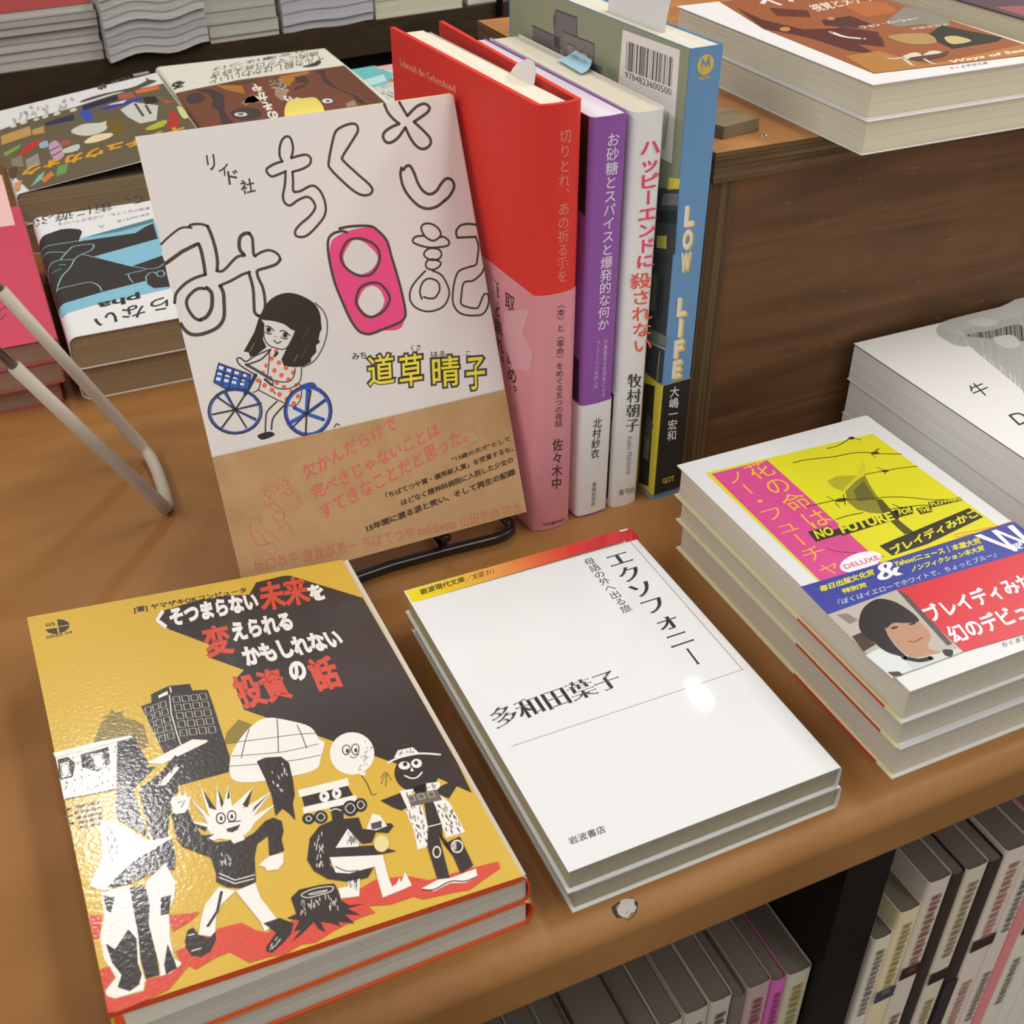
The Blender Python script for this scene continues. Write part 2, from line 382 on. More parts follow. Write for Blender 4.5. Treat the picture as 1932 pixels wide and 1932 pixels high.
('p','f1ede4',0,'93.58 -119.15 96.37 -119.15 95.44 -120.85'),
('s','3b3331',0.31,'94.45 -120.48 95.08 -124.24 95.02 -127.2 95.11 -129.69 96.4 -129.68'),
('e','3b3331',0,'112.36 -125.27 7.42 -1.69 -2.36 -8.45'),
('p','f1ede4',0,'107.32 -116.41 109.67 -113.56 114.99 -113.89 116.35 -117.59'),
('d','3b3331',(16,0.21,0.85),'108.99 -114.38 115.16 -114.49 115.5 -116.75 108.33 -116.26'),
('s','f1ede4',0.84,'104.48 -117.99 108.85 -116.97 116.01 -117.47 122.69 -120.43'),
('s','3b3331',0.25,'102.38 -121.35 100.13 -123.58'),
('s','3b3331',0.25,'102.56 -121.93 99.22 -126.26'),
('s','3b3331',0.25,'102.9 -122.05 100.32 -127.91'),
('s','3b3331',0.25,'102.9 -122.05 103.14 -125.69'),
('s','3b3331',0.25,'119.72 -125.12 122.21 -129.65'),
('s','3b3331',0.25,'119.37 -126.03 120.35 -129.48'),
('e','f1ede4',0,'109.46 -121 1.89 -0.69 -0.62 -1.75'),
('e','f1ede4',0,'113.67 -121.48 1.73 -0.63 -0.73 -1.98'),
('e','3b3331',0,'109.88 -120.5 0.69 -0.25 -0.33 -0.93'),
('e','3b3331',0,'113.59 -121.19 0.65 -0.24 -0.32 -0.88'),
('p','f1ede4',0,'111.4 -122.37 111.71 -124.45 110.51 -124.28'),
('s','f1ede4',0.58,'108.01 -125.31 109.64 -127.2 111.7 -127.51 113.98 -125.94'),
('p','3b3331',0,'111.61 -131.65 113.42 -140.15 112.42 -149.47 107.44 -149.09'),
('p','3b3331',0,'108.88 -131.27 113.09 -130.91 112.06 -136.23 108.51 -135.54'),
('p','f1ede4',0,'104.17 -131.12 108.67 -131.83 108.07 -134.13 108.76 -139.96 106.62 -155.77 101.29 -156.16 102.81 -148.54 103.19 -138.51'),
('p','f1ede4',0,'113.51 -131.07 118.02 -131.96 116.46 -137.85 117.9 -142.12 118.02 -154.81 111.49 -154.82 112.91 -141.5 112.89 -134.02'),
('d','3b3331',(34,0.3,1.41),'103.8 -138.12 108.35 -139.81 105.93 -154.93 101.96 -154.59'),
('d','3b3331',(34,0.3,1.42),'113.32 -140.42 117.7 -141.43 117.61 -154.07 112.33 -153.86'),
('d','3b3331',(16,0.26,1.13),'104.49 -131.55 117.33 -132.48 117.11 -134.31 103.72 -134.39'),
('p','3b3331',0,'96.74 -132.92 104.09 -132.03 103.97 -136.34 104.02 -138.81 101.95 -139.39 99.86 -137.39'),
('p','3b3331',0,'117.75 -133.91 121.43 -133.21 123.8 -134.86 118.3 -139.91 116.25 -137.78 115.2 -135.5'),
('p','6f665c',0,'105.53 -133.94 115.94 -134.83 115.99 -139.68 105.41 -138.84'),
('g','d8d2c2',(0.25,3,1,0.6),'105.58 -134.46 115.73 -135.38 115.72 -139.14 105.65 -138.19'),
('p','3b3331',0,'107.44 -149.09 111.91 -149.58 109.74 -156.94 115.67 -155.98 115.34 -168.07 110.54 -169.83 110.78 -162.44 111.04 -155.98 109.7 -152.29 106.58 -170.76 102.91 -169.91 104.56 -156.14'),
('l','f1ede4',0.39,'107.54 -148.84 112.11 -149.06'),
('e','e8e2d2',0,'106.55 -159.27 1.27 -0.48 -0.87 -2.26'),
('e','3b3331',0,'106.55 -159.27 0.87 -0.33 -0.64 -1.67'),
('e','e8e2d2',0,'113.36 -159.44 1.84 -0.69 -0.99 -2.47'),
('e','3b3331',0,'113.36 -159.44 1.44 -0.54 -0.75 -1.88'),
('g','e8e2d2',(0.24,1,4,0.4),'112.65 -157.74 115.16 -158.4 114.06 -161.13 111.56 -160.48'),
('p','f1ede4',0,'97.29 -170.55 103.18 -169.21 106.86 -170.06 110.54 -169.83 115.63 -169.56 114.82 -172.81 110.47 -173.32 106.17 -171.79 100.47 -172.82'),
('s','3b3331',0.45,'97.42 -171.03 100.68 -172.27 106.39 -171.23 110.7 -172.76 114.77 -172.52'),
('c','f1ede4',0,'54.44 -101.75 57.38 -94.28 64.82 -85.95 71.51 -83.08 78.62 -87.03 84.7 -92.56 85.98 -99.32 87.18 -101.65 84.17 -107.45 81.5 -112.17 74.38 -112.86 60.57 -111.04 54.32 -107.75'),
('s','3b3331',0.29,'56.23 -97 63.53 -98.88 73.92 -101.09 85 -101.39'),
('s','3b3331',0.29,'54.71 -101.34 65.85 -104.13 76.24 -106.12 84.21 -106.67'),
('s','3b3331',0.3,'59.9 -91.22 68.69 -92.79 79.42 -94.5 86.42 -96.49'),
('s','3b3331',0.3,'64.7 -86.45 61.92 -91.95 59.04 -98.81'),
('s','3b3331',0.31,'74.9 -84.58 73.67 -90.79 71.28 -100.66'),
('s','3b3331',0.31,'80.66 -90 80.86 -96.11 80.72 -101.97'),
('p','3b3331',0,'63.44 -102.22 66.5 -101.53 71.62 -102.87 73.36 -106.62 72.64 -113.98 71.45 -120.95 69.86 -124.22 68.78 -131.37 67.74 -128.18 66.25 -125.27 63.42 -127.51 64.38 -118.34 64.16 -110.87'),
('d','f1ede4',(12,0.25,1.64),'65.55 -105.31 72.53 -106.32 70.28 -118.08 64.86 -118.52'),
('t','f3f0ea',(0.06,0.06,'くそつまらない'),'44.64 -23.12 84.21 -23.11 45.55 -10.77'),
('t','d8503f',(0.04,0.04,'未来'),'84.39 -24.92 104.48 -25.35 86.67 -6.41'),
('t','f3f0ea',(0.06,0.06,'を'),'104.63 -25.4 110.98 -24.87 104.86 -14.4'),
('t','d8503f',(0.04,0.04,'変'),'58.79 -45.33 69.44 -45.51 59.82 -26.7'),
('t','f3f0ea',(0.06,0.06,'えられる'),'70.12 -39.27 93.7 -39.45 70.76 -27.48'),
('t','f3f0ea',(0.06,0.06,'かもしれない'),'71.57 -54.44 109.26 -55.16 71.11 -42.86'),
('t','d8503f',(0.04,0.04,'投資'),'65.18 -76.56 83.59 -76.5 63.69 -58.11'),
('t','f3f0ea',(0.06,0.06,'の'),'84.76 -68.42 91.05 -68.38 85.55 -57.21'),
('t','d8503f',(0.04,0.04,'話'),'92.28 -76.66 102.25 -76.49 92.35 -57.71'),
]
ART['iw']=[
('gr','f2e11e,f0cf35,eeb44a,ea9450,e2683f,d8463d,d43a3c,d03438',0,'-52.31 76.04 53.75 75.19 53.41 67.45 -52.1 67.82'),
('t','3a3a30',(0.01,0.01,'岩波現代文庫'),'-47.42 70.76 -27.46 71.06 -46.76 74.36'),
('t','3a3a30',(0,0,'／文芸 211'),'-27.16 70.64 -14.53 71.13 -26.08 73.97'),
('l','b9a3a2',0.37,'48.55 66.88 48.3 -20.57'),
('l','b9a3a2',0.3,'48.3 -20.57 -47.41 -19.84'),
('vm','3c3d38',(0.03,-0.01,'エクソフォニー'),'32.53 64.11 44.51 64.28 28.57 -12.03'),
('v','3c3d38',(0,0,'母語の外へ出る旅'),'23.4 64.44 28.53 64.72 22.4 26.21'),
('tm','3c3d38',(0.03,-0.02,'多和田葉子'),'-48.92 -10.29 3.54 -9.32 -49.04 -0.49'),
('t','55555a',(0.01,0.01,'岩波書店'),'-47.64 -66.36 -34.62 -66.54 -47.22 -63.38'),
]
ART['chk']=[
('p','dcd62c',0,'84.43 68.03 170.85 64.06 171.87 -14.85 83.77 -13.62'),
('p','d4508f',0,'86.28 66.28 114.45 65.45 113.05 -13.68 84.51 -13.96'),
('p','b3ac30',0,'128.32 41.03 134.72 42.42 145.24 38.51 129.9 31.89 127.85 36.16'),
('p','d0c92e',0,'152.39 47.62 150.51 43.13 147.05 39.43 140.26 35.61 130.69 31.53 130.85 33.12 141.44 38.51'),
('p','8d8733',0,'130.69 31.53 139.46 35.97 146.04 38.15 143.05 30.95 140.35 22.19 138.32 11.84 135.08 11.73 130.57 14.56 126.97 18.57 126.79 25.08'),
('p','5a5526',0,'138.61 21.35 140.94 20.29 139.08 11.49 137.62 5.89 137.72 -3.34 133.45 -2.91 134.12 6.7 134.79 12.65'),
('p','6b6630',0,'134.31 30.72 142.65 34.53 140.61 27.86 138.61 21.35 130.67 23.32'),
('s','4a4520',0.56,'144.22 62.29 149.68 62.14 155.41 63.76 159.83 65.08 162.52 61.96'),
('s','4a4520',0.54,'123.66 58.87 130.42 58.49 139.71 56.26 144.48 55.28 152.21 54.51 158.66 52.04 162.25 49.5 171.45 44.87'),
('s','4a4520',0.47,'146.29 38.47 152.79 37.7 155.72 37.24 162.68 36.28 171.03 34.26'),
('s','4a4520',0.44,'109.06 29.09 118.8 28.3 123.6 27.75 129.66 25.4 140.11 21.89 146.44 19.84 153.75 15.71 160.52 11 168.81 8.06'),
('s','4a4520',0.49,'114.69 16.67 120.42 16.8 127.51 15.95'),
('s','4a4520',0.44,'138.49 13.35 144.06 12.42 151.97 10.43 156.08 8.97'),
('s','4a4520',0.41,'99.32 2.24 101.77 -1.04 108.46 -5.15 116.47 -11.29'),
('l','4a4520',0.43,'164.27 52.72 159.24 49.95 159.55 47.53'),
('l','4a4520',0.43,'165.37 52.69 161.01 50.06 159.49 51.67'),
('l','4a4520',0.42,'154.97 41.11 155.72 37.24 154.57 35.15'),
('l','4a4520',0.39,'121.68 26.59 121.18 23.19'),
('l','4a4520',0.4,'121.31 31.65 122.52 27.02'),
('l','4a4520',0.4,'128.49 30.04 124.64 23.63'),
('l','4a4520',0.39,'142.66 15.86 144.35 11.49'),
('e','4a4520',0,'125.15 27.04 2.61 -0.7 -0.83 -1.09'),
('e','4a4520',0,'161.28 50.4 1.86 -0.84 -0.64 -0.81'),
('e','4a4520',0,'156.12 37.06 1.41 -0.64 -0.62 -0.77'),
('e','4a4520',0,'159.67 64.87 1.26 -0.57 -0.76 -0.99'),
('e','4a4520',0,'144.59 11.78 1.54 -0.7 -0.58 -0.7'),
('e','f0eef0',0,'106.06 -10.11 9.74 -0.16 -2.35 -4.86'),
('p','3a362c',0,'99 14.33 109.39 14.04 109.19 11.11 140.97 11.68 138.49 6.56 110.04 6.54 110.11 7.5 98 7.59'),
('t','dcd62c',(0.04,0.04,'NO'),'99.5 8.57 107.99 8.46 101.17 14.05'),
('t','dcd62c',(0.04,0.04,'FUTURE'),'111.02 7.39 136.52 6.43 112.55 12.91'),
('p','3a362c',0,'140.46 11.91 148.98 11.21 146.2 6.9 138.67 7.2'),
('t','dcd62c',(0.04,0.04,'FOR'),'139.98 7.95 146.44 7.52 141.98 11.64'),
('p','3a362c',0,'149.35 9.14 156.39 8.27 154.02 4.71 148.44 5.15'),
('t','dcd62c',(0.04,0.04,'THE'),'148.88 5.68 154.22 5.35 149.79 8.41'),
('p','3a362c',0,'156.75 10.68 171.8 8.34 171.25 5.89 156.1 7.12'),
('t','dcd62c',(0.04,0.04,'FLOWERS'),'156.59 7.69 171.21 6.15 157.08 10.13'),
('p','3a362c',0,'119.29 -5 126.31 -4.14 169.6 0.43 170.53 -6.86 137.68 -11.87 119.8 -12.09'),
('t','dcd62c',(0.04,0.04,'ブレイディみかこ'),'120.53 -12.42 169.36 -5.78 121.77 -7.22'),
('t','d2657a',(0.02,0.02,'DELUXE'),'97.84 -11.62 114.15 -12.01 98.16 -8.98'),
('lc','d89a50',0.32,'151.31 -11.38 169 -13.73 168.65 -15.25 150.61 -12.93'),
('v','f0b64a',(0,0,'花の命は'),'100.37 66.27 112.6 67.23 101.3 13.6'),
('v','f0b64a',(-0.01,-0.01,'ノー・フューチャ'),'88.34 64.45 100.28 64.48 86.23 -12.63'),
]
ART['chkobi']=[
('p','3f479a',0,'75.46 -13.33 107.02 -14.21 172.13 -14.57 215.82 -15.17 216.79 -33.63 168.17 -32.02 74.85 -30.81'),
('p','d43039',0,'107.08 -29.72 168.17 -32.02 216.79 -33.63 203.65 -75.54 132.79 -68.52 106.04 -66.81'),
('p','b9b0a4',0,'74.85 -30.81 107.26 -29.81 106.21 -66.89 74.51 -67.15'),
('p','8a8078',0,'77.74 -32.17 81.82 -33.19 83.06 -37.87 78.97 -38.46'),
('p','4c3b31',0,'75.51 -44.1 80.87 -43.75 80.46 -51.05 74.07 -52.39'),
('p','d7dbd8',0,'73.62 -54.09 80.41 -53.34 85.47 -60.22 85.24 -66.85 74.73 -66.85'),
('p','4a403a',0,'74.99 -64.05 78.82 -65.41 79.2 -67.42 75.37 -66.78'),
('p','57504f',0,'107.16 -29.87 108.85 -33.59 105.61 -62.05 103.13 -62.09'),
('c','2c2624',0,'82.34 -39.18 89.17 -33.19 96.95 -31.2 101.68 -34.63 103.59 -41.4 103.31 -47.05 99.99 -47.18 95.6 -43.56 90.32 -44.41 87.91 -48.13 86.33 -54.48 86.11 -60.88 83.97 -59.16 81.24 -55.25 80.52 -48.73 79.73 -44.43'),
('c','ba8c70',0,'90.09 -44.31 96.99 -43.37 102.22 -46.72 102.64 -52.41 100.79 -56.34 96.8 -59.22 96.46 -61.38 98.64 -63.75 91.91 -63.89 87.43 -60.73 86.96 -55.54 87.6 -50.37'),
('c','2c2624',0,'92.61 -38.91 100.47 -39.15 102.75 -47.2 98.1 -46.48 93.64 -44.46 89.36 -45.59'),
('e','3a2c28',0,'92.26 -46.74 1.53 -0.21 -0.3 -0.51'),
('e','3a2c28',0,'99.68 -47.69 1.46 -0.17 -0.3 -0.51'),
('s','8a4f45',0.53,'92.34 -54.71 93.99 -55.77 97.71 -55.1'),
('p','c9cfc6',0,'84.54 -62.06 98.31 -64.13 105.64 -64.77 106.15 -66.92 84.37 -67.19'),
('s','2c2624',1.94,'85.02 -60.77 88.83 -64 93.54 -64.78'),
('c','2c2624',0,'100.37 -63.15 103.17 -64.8 100.56 -67.21 98.89 -65.54'),
('t','dcd62c',(0.04,0.04,'毎日出版文化賞'),'80.31 -19.36 105.78 -19.21 81.9 -15.97'),
('t','dcd62c',(0.04,0.04,'特別賞'),'87.53 -23.5 98.52 -23.85 88.47 -20.88'),
('tm','f0eef0',(0.03,0,'&'),'104.07 -23.1 115.69 -23.43 108.8 -14.38'),
('t','dcd62c',(0.04,0.04,'Yahoo!ニュース｜本屋大賞'),'115.58 -18.83 156.99 -20.81 117.39 -15.03'),
('t','dcd62c',(0.04,0.04,'ノンフィクション本大賞'),'119.48 -23.79 155.03 -24.74 121.25 -20.67'),
('t','d8d8ea',(0,0,'『ぼくはイエローでホワイトで、ちょっとブルー』'),'81.76 -28.32 156.2 -29.81 83.18 -25.39'),
('tm','f0eef0',(0.04,0,'W'),'160.12 -30.17 179.65 -30.89 157.75 -15.58'),
('t','f0eef0',(0.03,0.03,'受賞'),'164.22 -29.85 175.71 -29.88 166.71 -26'),
('t','f3f0ee',(0.03,0.03,'ブレイディみかこ'),'106.91 -50.31 164.32 -50.41 108.04 -41.32'),
('t','f3f0ee',(0.03,0.03,'幻のデビュー作'),'106.45 -62.82 157.95 -63.35 108.27 -53.76'),
('t','55555a',(0,0,'ちくま文庫'),'120.61 -70.94 135.08 -71.25 121.94 -68.67'),
]
ART['com']=[
('c','e0497e',0,'65.3 129.29 66.89 132.77 70.38 134.6 76.3 135.78 84.27 135.57 87.46 132.9 89.84 128.99 90.51 122.33 91.35 115.04 91.98 106.62 92.27 99.31 90.81 95.09 88.82 92.66 85.17 92.24 81.19 93.01 76.43 92.71 73.07 93.37 70.31 95.41 68.11 99.98 66.27 107.48 64.67 115.94 64.34 123.56'),
('c','f0eeec',0,'70.96 126.73 75.37 131.37 78.73 131.09 82.12 128.1 84.71 123.86 83.77 120.75 80.03 118.12 74.74 117.68 71.38 120.72 70.35 123.87'),
('c','f0eeec',0,'73.12 107.31 76.24 111.13 79.92 112.12 82.96 109.92 84.04 105.3 81.85 101.82 77.97 100.05 75.28 101.11 73.11 104.56'),
('sc','453a33',1.08,'69.59 126.96 72.4 130.79 75.26 132.2 79.95 131.43 84.02 128.87 85.88 125.3 85 121.09 81.59 117.3 77.97 116.57 74.19 117.78 70.83 120.81 69.36 124.04'),
('sc','453a33',1.1,'72.01 107.51 74.68 111.96 79.03 113.37 83.46 112.31 86.12 108.24 86.31 104.88 82.87 101.07 77.86 99.51 74.61 100.68 72.45 104.13'),
('s','453a33',1.08,'71.21 137.13 76.6 137.18 84.35 135.94 87.52 133.16 90.13 128.94 90.79 122.29 91.64 114.99 92.27 106.57 92.27 99.31 91.43 96.66 88.69 94.93 82.55 93.87 76.46 92.82 73.58 93.04 70.51 94.98 68.11 99.98 66.27 107.48 64.67 115.94 64.34 123.56 64.64 129.4 65.65 133.51 68.05 135.51 71.81 135.97 73.89 135.1'),
('s','453a33',1.18,'100.15 182.73 100.91 179.52 102.62 176.7 104.9 174.32'),
('s','453a33',1.2,'104.9 174.32 101.38 173.46 98.21 172.03 96.95 170.1 97.92 167.88 100.16 167.58 103.34 169 107.26 172.54'),
('s','453a33',1.2,'107.26 172.54 108.84 167.48 111.08 164.1 113.82 163.09 116.55 164.33 117.19 166.64 115.18 169.83 111.4 174.28'),
('s','453a33',1.2,'111.4 174.28 115.23 175.9 118.17 177.38 119.28 179.09 117.38 180.74 113.73 180.03 109.03 176.94'),
('s','453a33',1.2,'109.03 176.94 107.86 179.71 106.71 182.56'),
('s','453a33',1.21,'102.32 156.95 101.34 154.16 101.62 149.3 103.61 144.7 106.93 140.67 110.75 139 115.02 139.43 118.36 141.11'),
('s','453a33',1.24,'118.36 141.11 121.06 142.62 123.85 146.03 123.49 148.8 121.31 149.94 118.61 148.43 115.65 145.6 112.49 144.72 109.87 146.46 108.21 149.95 107.35 154.37 106.17 157.21 104.41 157.19 103.01 156.06'),
('sc','453a33',1.06,'77.24 174.24 74.32 168.44 72.15 163.03 72.41 160.92 75.17 156.87 79.65 151.48 83.06 148.85 86.41 148.46 88.15 149.95 87.25 152.48 83.15 157.3 78.47 163.09 78.43 164.76 81.48 167.99 85.07 171.66 86.98 174.01 86.64 176.38 83.94 176.88 79.83 175.97'),
('s','453a33',0.98,'53.62 166.39 53.08 168.76 53.95 172.21 55.76 174.76 57.81 175.5 59.01 174.07 58.97 170.51 57.47 167.14'),
('s','453a33',0.99,'57.47 167.14 60.37 167.5 63.66 167.57 65.25 166.06 64.49 163.85 61.44 162.47 56.83 161.83'),
('s','453a33',0.99,'56.83 161.83 56.32 158.56 55.55 155.05 55.87 154.07'),
('s','453a33',0.99,'55.87 154.07 58.5 154.09 63.2 155.48 65.66 154.07 67.14 150.71 67.34 146.48 66.02 143 62.55 139.85 58.02 136.88 55.13 136.29 52.85 137.19 53.03 139.27 55.72 141.46 59.47 143.5 62.17 145.7 63.15 147.65 62.1 150.43 60.13 151.51 56.66 150.73 53.05 149.2 51.17 150.52 50.94 153.15 52.73 157.53 54.1 162.48'),
('s','453a33',0.99,'54.08 162.38 50.95 161.65 48.17 161.28 46.69 163.02 47.03 164.51 50.27 165.83 53.73 166.37'),
('sc','453a33',0.9,'106.02 131.82 107.79 133.18 110.68 132.72 113.27 130.66 114.19 127.75 111.72 125.94 109.34 126.06 106.82 128.4'),
('s','453a33',0.9,'106.53 128.44 103.31 128.69 101.66 127.87 101.39 126.54 103.74 124.94 108.17 123.21 113.47 122.61 116.54 122.82 117.18 124.49 115.44 126.44 113.69 126.72'),
('sc','453a33',0.85,'105.03 120.97 106.85 122.6 109.28 122.75 112.09 121.73 112.88 119.65 111.34 117.96 108.31 117.92 106.13 119.02'),
('sc','453a33',0.85,'105.14 117.08 106.57 118.22 108.95 118.09 111.66 116.51 111.39 115.16 108.72 113.95 106.39 114.36 105.11 115.42'),
('s','453a33',0.85,'104.22 114.01 98.99 110.37 96.04 107 95.34 102.66 97.9 99.09 102.91 97.02 109.16 97.84 112.68 101.72 113.14 105.59 111.17 111.01 107.45 113.61'),
('s','453a33',0.86,'100.46 102.83 100.25 106.23 102.46 109.75 105.64 110.58 108.87 108.61 109.1 105.2 106.4 102.31 103.42 102.57 101.5 103.49'),
('s','453a33',0.98,'131.22 129 127.13 130.1 123.41 129.86 121.16 127.73 121.28 125.21'),
('l','453a33',0.97,'121.28 125.21 129.68 124.22'),
('s','453a33',0.87,'129.6 123.84 130.12 120.11 128.69 115.29 127.44 112.68 123.64 112.2 119.16 111.29 116.63 107.79 114.66 102.49 114.1 98.06 115.82 94.31 119.74 92.14 125.81 91.28 128.66 93.05 130.39 96.18 130.49 99.32 128.62 99.38 126.06 95.84 124.53 94.4 120.98 95.35 117.66 97.39 118.31 100.69 119.76 104.97 121.28 106.4 124.97 106.31 129.11 108.42 130.74 110.41'),
('s','453a33',0.84,'0.05 142.51 2.77 144.34 7.45 146.87 10.13 147.4 12.8 146.77'),
('s','453a33',1,'12.08 147.52 13.34 147.95 15.87 147.75 17.79 147.12 19.05 146.4'),
('s','453a33',1.31,'19.05 146.4 19.78 142.32 20.08 136.87 19.73 132.54 18.85 129.32'),
('s','453a33',1.08,'18.51 128.99 20.5 128.51 22.57 129.46 24.81 131.15 27 132.6 28.58 133.11 30.81 132.99'),
('s','453a33',1.45,'30.62 133.29 29.41 135.57 29.84 138.61 30.94 140.5 32.99 141.33 34.53 141.08'),
('s','453a33',1.19,'34.53 141.08 35.26 139.02 34.83 135.97 34.41 132.91 34.88 132.04'),
('s','453a33',1.04,'34.91 132.17 37.27 133.08 40.05 133.47 42.33 132.75 44.11 131 44.5 129.09'),
('s','453a33',1.21,'44.5 129.09 42.53 127.58 38.84 126.9 34.68 126.43 34.11 125.09 34.22 123.22 35.04 119.64 35.01 115.92 34.58 112.81 33.85 110.81 32.35 108.95 31.19 108.63'),
('s','453a33',1.27,'30.7 108.86 29.72 110.51 30.16 113.63 31.06 118.77 31.15 122.71 30.86 126.18'),
('l','453a33',1.09,'31.31 126.37 28.12 125.88 22.94 124.17 18.34 123.16'),
('s','453a33',1.44,'18.69 122.97 19.22 120.12 18.6 116.3 17.9 112.74 16.69 109.79 14.33 107.6 10.88 106.42 6.56 105.94 3.09 106.75 1.05 109.12 0.28 111.36'),
('s','453a33',1.16,'-0.16 119.77 0.91 122.68 2.92 124.64 6.23 126.63 10.15 127.87 13.91 128.37'),
('s','453a33',1.38,'13.91 128.37 14.29 132.18 14.45 137.31 14.09 140.19'),
('s','453a33',1.11,'14.15 140.43 13.37 140.43'),
('l','453a33',1.41,'12.79 140.15 7.25 138.52 0.06 135.15'),
('s','453a33',1.53,'13.25 123.29 14.6 121.22 14.27 118.15 13.13 114.95 10.66 112.26 7.86 111.48'),
('s','453a33',1.23,'7.83 111.35 6.04 112.61 4.63 115.49 4.23 118.7 5.44 121.07 8.51 123.11 10.68 123.5 12.41 123.06'),
('c','2e2620',0,'31.54 107.31 32.37 109.49 35.6 113.23 39.45 115.19 44.35 115.64 49.45 113.7 54.17 109.79 55.75 105.76 55.58 101.71 53.97 97.57 44.33 99.95 40.29 103.62 35.64 105.86'),
('p','2e2620',0,'31.11 108.4 32.57 105.1 30.53 99.1 31.35 95.9 25.65 93.32 23.99 93.49 23.74 95.4 21.84 95.95 27.77 102.67'),
('p','2e2620',0,'44.37 100.12 54 97.73 54.31 97.5 53.06 95 53.45 93.55 51.46 92.56 51.06 89.89 48.35 88.02 47.99 86.37 44.23 85.25 40.8 85.61 36.59 87 36.18 89.82 39.11 93.66'),
('l','5a4528',0.27,'50.9 101.24 46.65 96.26'),
('l','5a4528',0.27,'48.57 93.83 43.91 88.58'),
('l','8a6a30',0.27,'43.27 90.43 40.94 87.81'),
('l','8a6a30',0.33,'26.82 98.49 24.47 95.59'),
('s','453a33',0.47,'54.81 109.51 57.25 106.16 58.17 102.24 57.27 97.27 55 92.55 51.62 88.39 48.26 85.97 44.19 85.08'),
('s','453a33',0.46,'31.81 103.23 31.24 99.97 31.97 97.13 34.27 95.14 39.17 93.92 44.33 99.95'),
('e','2e2620',0,'33.7 102.53 0.92 -0.18 -0.23 -1.03'),
('e','2e2620',0,'39.84 99.24 0.93 -0.18 -0.23 -1.04'),
('s','2e2620',0.4,'32.78 104.05 34.17 103.85 35.76 101.79'),
('s','2e2620',0.4,'38.19 101.15 40.01 100.79 41.75 98.52'),
('s','2e2620',0.4,'31.99 101.78 33.66 100.85 34.52 100.85'),
('s','2e2620',0.4,'38.08 98.63 39.32 97.71 40.55 97.8'),
('s','2e2620',0.43,'34.86 98.08 35.97 96.6 37.61 97.02'),
('e','2e2620',0,'35.74 99.43 0.16 -0.03 -0.04 -0.16'),
('e','2e2620',0,'36.24 99.06 0.16 -0.03 -0.04 -0.16'),
('e','d9633c',0,'32.29 90.95 0.95 -0.19 -0.21 -0.94'),
('e','d9633c',0,'34.76 93.52 0.82 -0.17 -0.18 -0.81'),
('e','d9633c',0,'34.89 88.71 0.96 -0.2 -0.21 -0.95'),
('e','d9633c',0,'29.44 88.64 0.72 -0.15 -0.21 -0.91'),
('e','d9633c',0,'37.25 86.1 0.96 -0.2 -0.21 -0.95'),
('e','d9633c',0,'32.38 85.98 0.96 -0.2 -0.21 -0.95'),
('e','d9633c',0,'34.77 83.53 0.96 -0.2 -0.21 -0.95'),
('e','d9633c',0,'27.6 86.12 0.82 -0.17 -0.18 -0.81'),
('e','d9633c',0,'39.66 83.61 0.8 -0.17 -0.21 -0.96'),
('e','d9633c',0,'37.23 81.29 0.97 -0.2 -0.18 -0.79'),
('e','d9633c',0,'30.11 83.55 0.82 -0.17 -0.16 -0.72'),
('e','d9633c',0,'25.04 83.42 0.95 -0.2 -0.21 -0.95'),
('e','d9633c',0,'32.27 80.86 0.96 -0.2 -0.19 -0.85'),
('e','d9633c',0,'27.11 80.92 0.95 -0.2 -0.21 -0.95'),
('e','d9633c',0,'34.8 78.7 0.96 -0.21 -0.16 -0.73'),
('e','d9633c',0,'39.9 78.37 0.84 -0.18 -0.18 -0.83'),
('e','d9633c',0,'37.31 76.15 0.97 -0.21 -0.21 -0.96'),
('e','d9633c',0,'29.66 78.49 0.96 -0.21 -0.21 -0.95'),
('e','d9633c',0,'32.33 76.02 0.96 -0.21 -0.21 -0.96'),
('e','d9633c',0,'39.63 73.67 0.91 -0.2 -0.21 -0.96'),
('e','d9633c',0,'34.8 73.5 0.97 -0.21 -0.21 -0.96'),
('e','d9633c',0,'37.24 71.13 0.97 -0.21 -0.21 -0.96'),
('p','2e2620',0,'33.17 91.8 34.76 93.52 35.77 92.63 33.72 91.17'),
('s','453a33',0.47,'32.03 94.07 31.16 90.5 29.14 84.61'),
('s','453a33',0.47,'30.97 81.99 30.52 80.02 32.91 78.31 37.27 77.55 41.53 79.41 43 82.56 43.55 85.04'),
('s','453a33',0.47,'31.03 82.26 35.16 80.59 38.34 80.78 40.26 83.14 40.86 85.08'),
('s','453a33',0.48,'41.13 79.15 41.5 75.25 39.77 71.44 36.91 69.63'),
('s','453a33',0.47,'24.25 79.65 30.33 74.55 36.91 69.63'),
('s','453a33',0.47,'26.04 83.03 24.29 79.81 22.07 79.09'),
('s','453a33',0.6,'32.8 94.76 25.65 93.32 21.93 91.88 20 93.8 18.6 93.58 19.33 90.89 24.03 86.19'),
('s','453a33',0.66,'22.32 90.62 27.96 91.5 32.53 94.3'),
('s','3a4450',1.12,'21.67 90.75 26.2 86.76 30.42 82.62'),
('l','453a33',1,'27.83 83.34 29.94 80.49'),
('l','453a33',0.47,'30.3 77.49 30.65 76.72'),
('s','453a33',0.68,'30.61 73.45 25.92 70.32 24.52 67.17 23.16 61.91'),
('s','453a33',0.75,'33.06 71.18 27.64 67.16 25.93 62.67'),
('c','2e2620',0,'19.82 61.63 25.08 61.99 26.57 60.08 21.37 59.35'),
('eo','2f52a5',0.6,'13.23 73.14 9.68 -2.15 -1.92 -8.34'),
('eo','3a332e',0.73,'13.23 73.14 10.46 -2.32 -2.05 -8.9'),
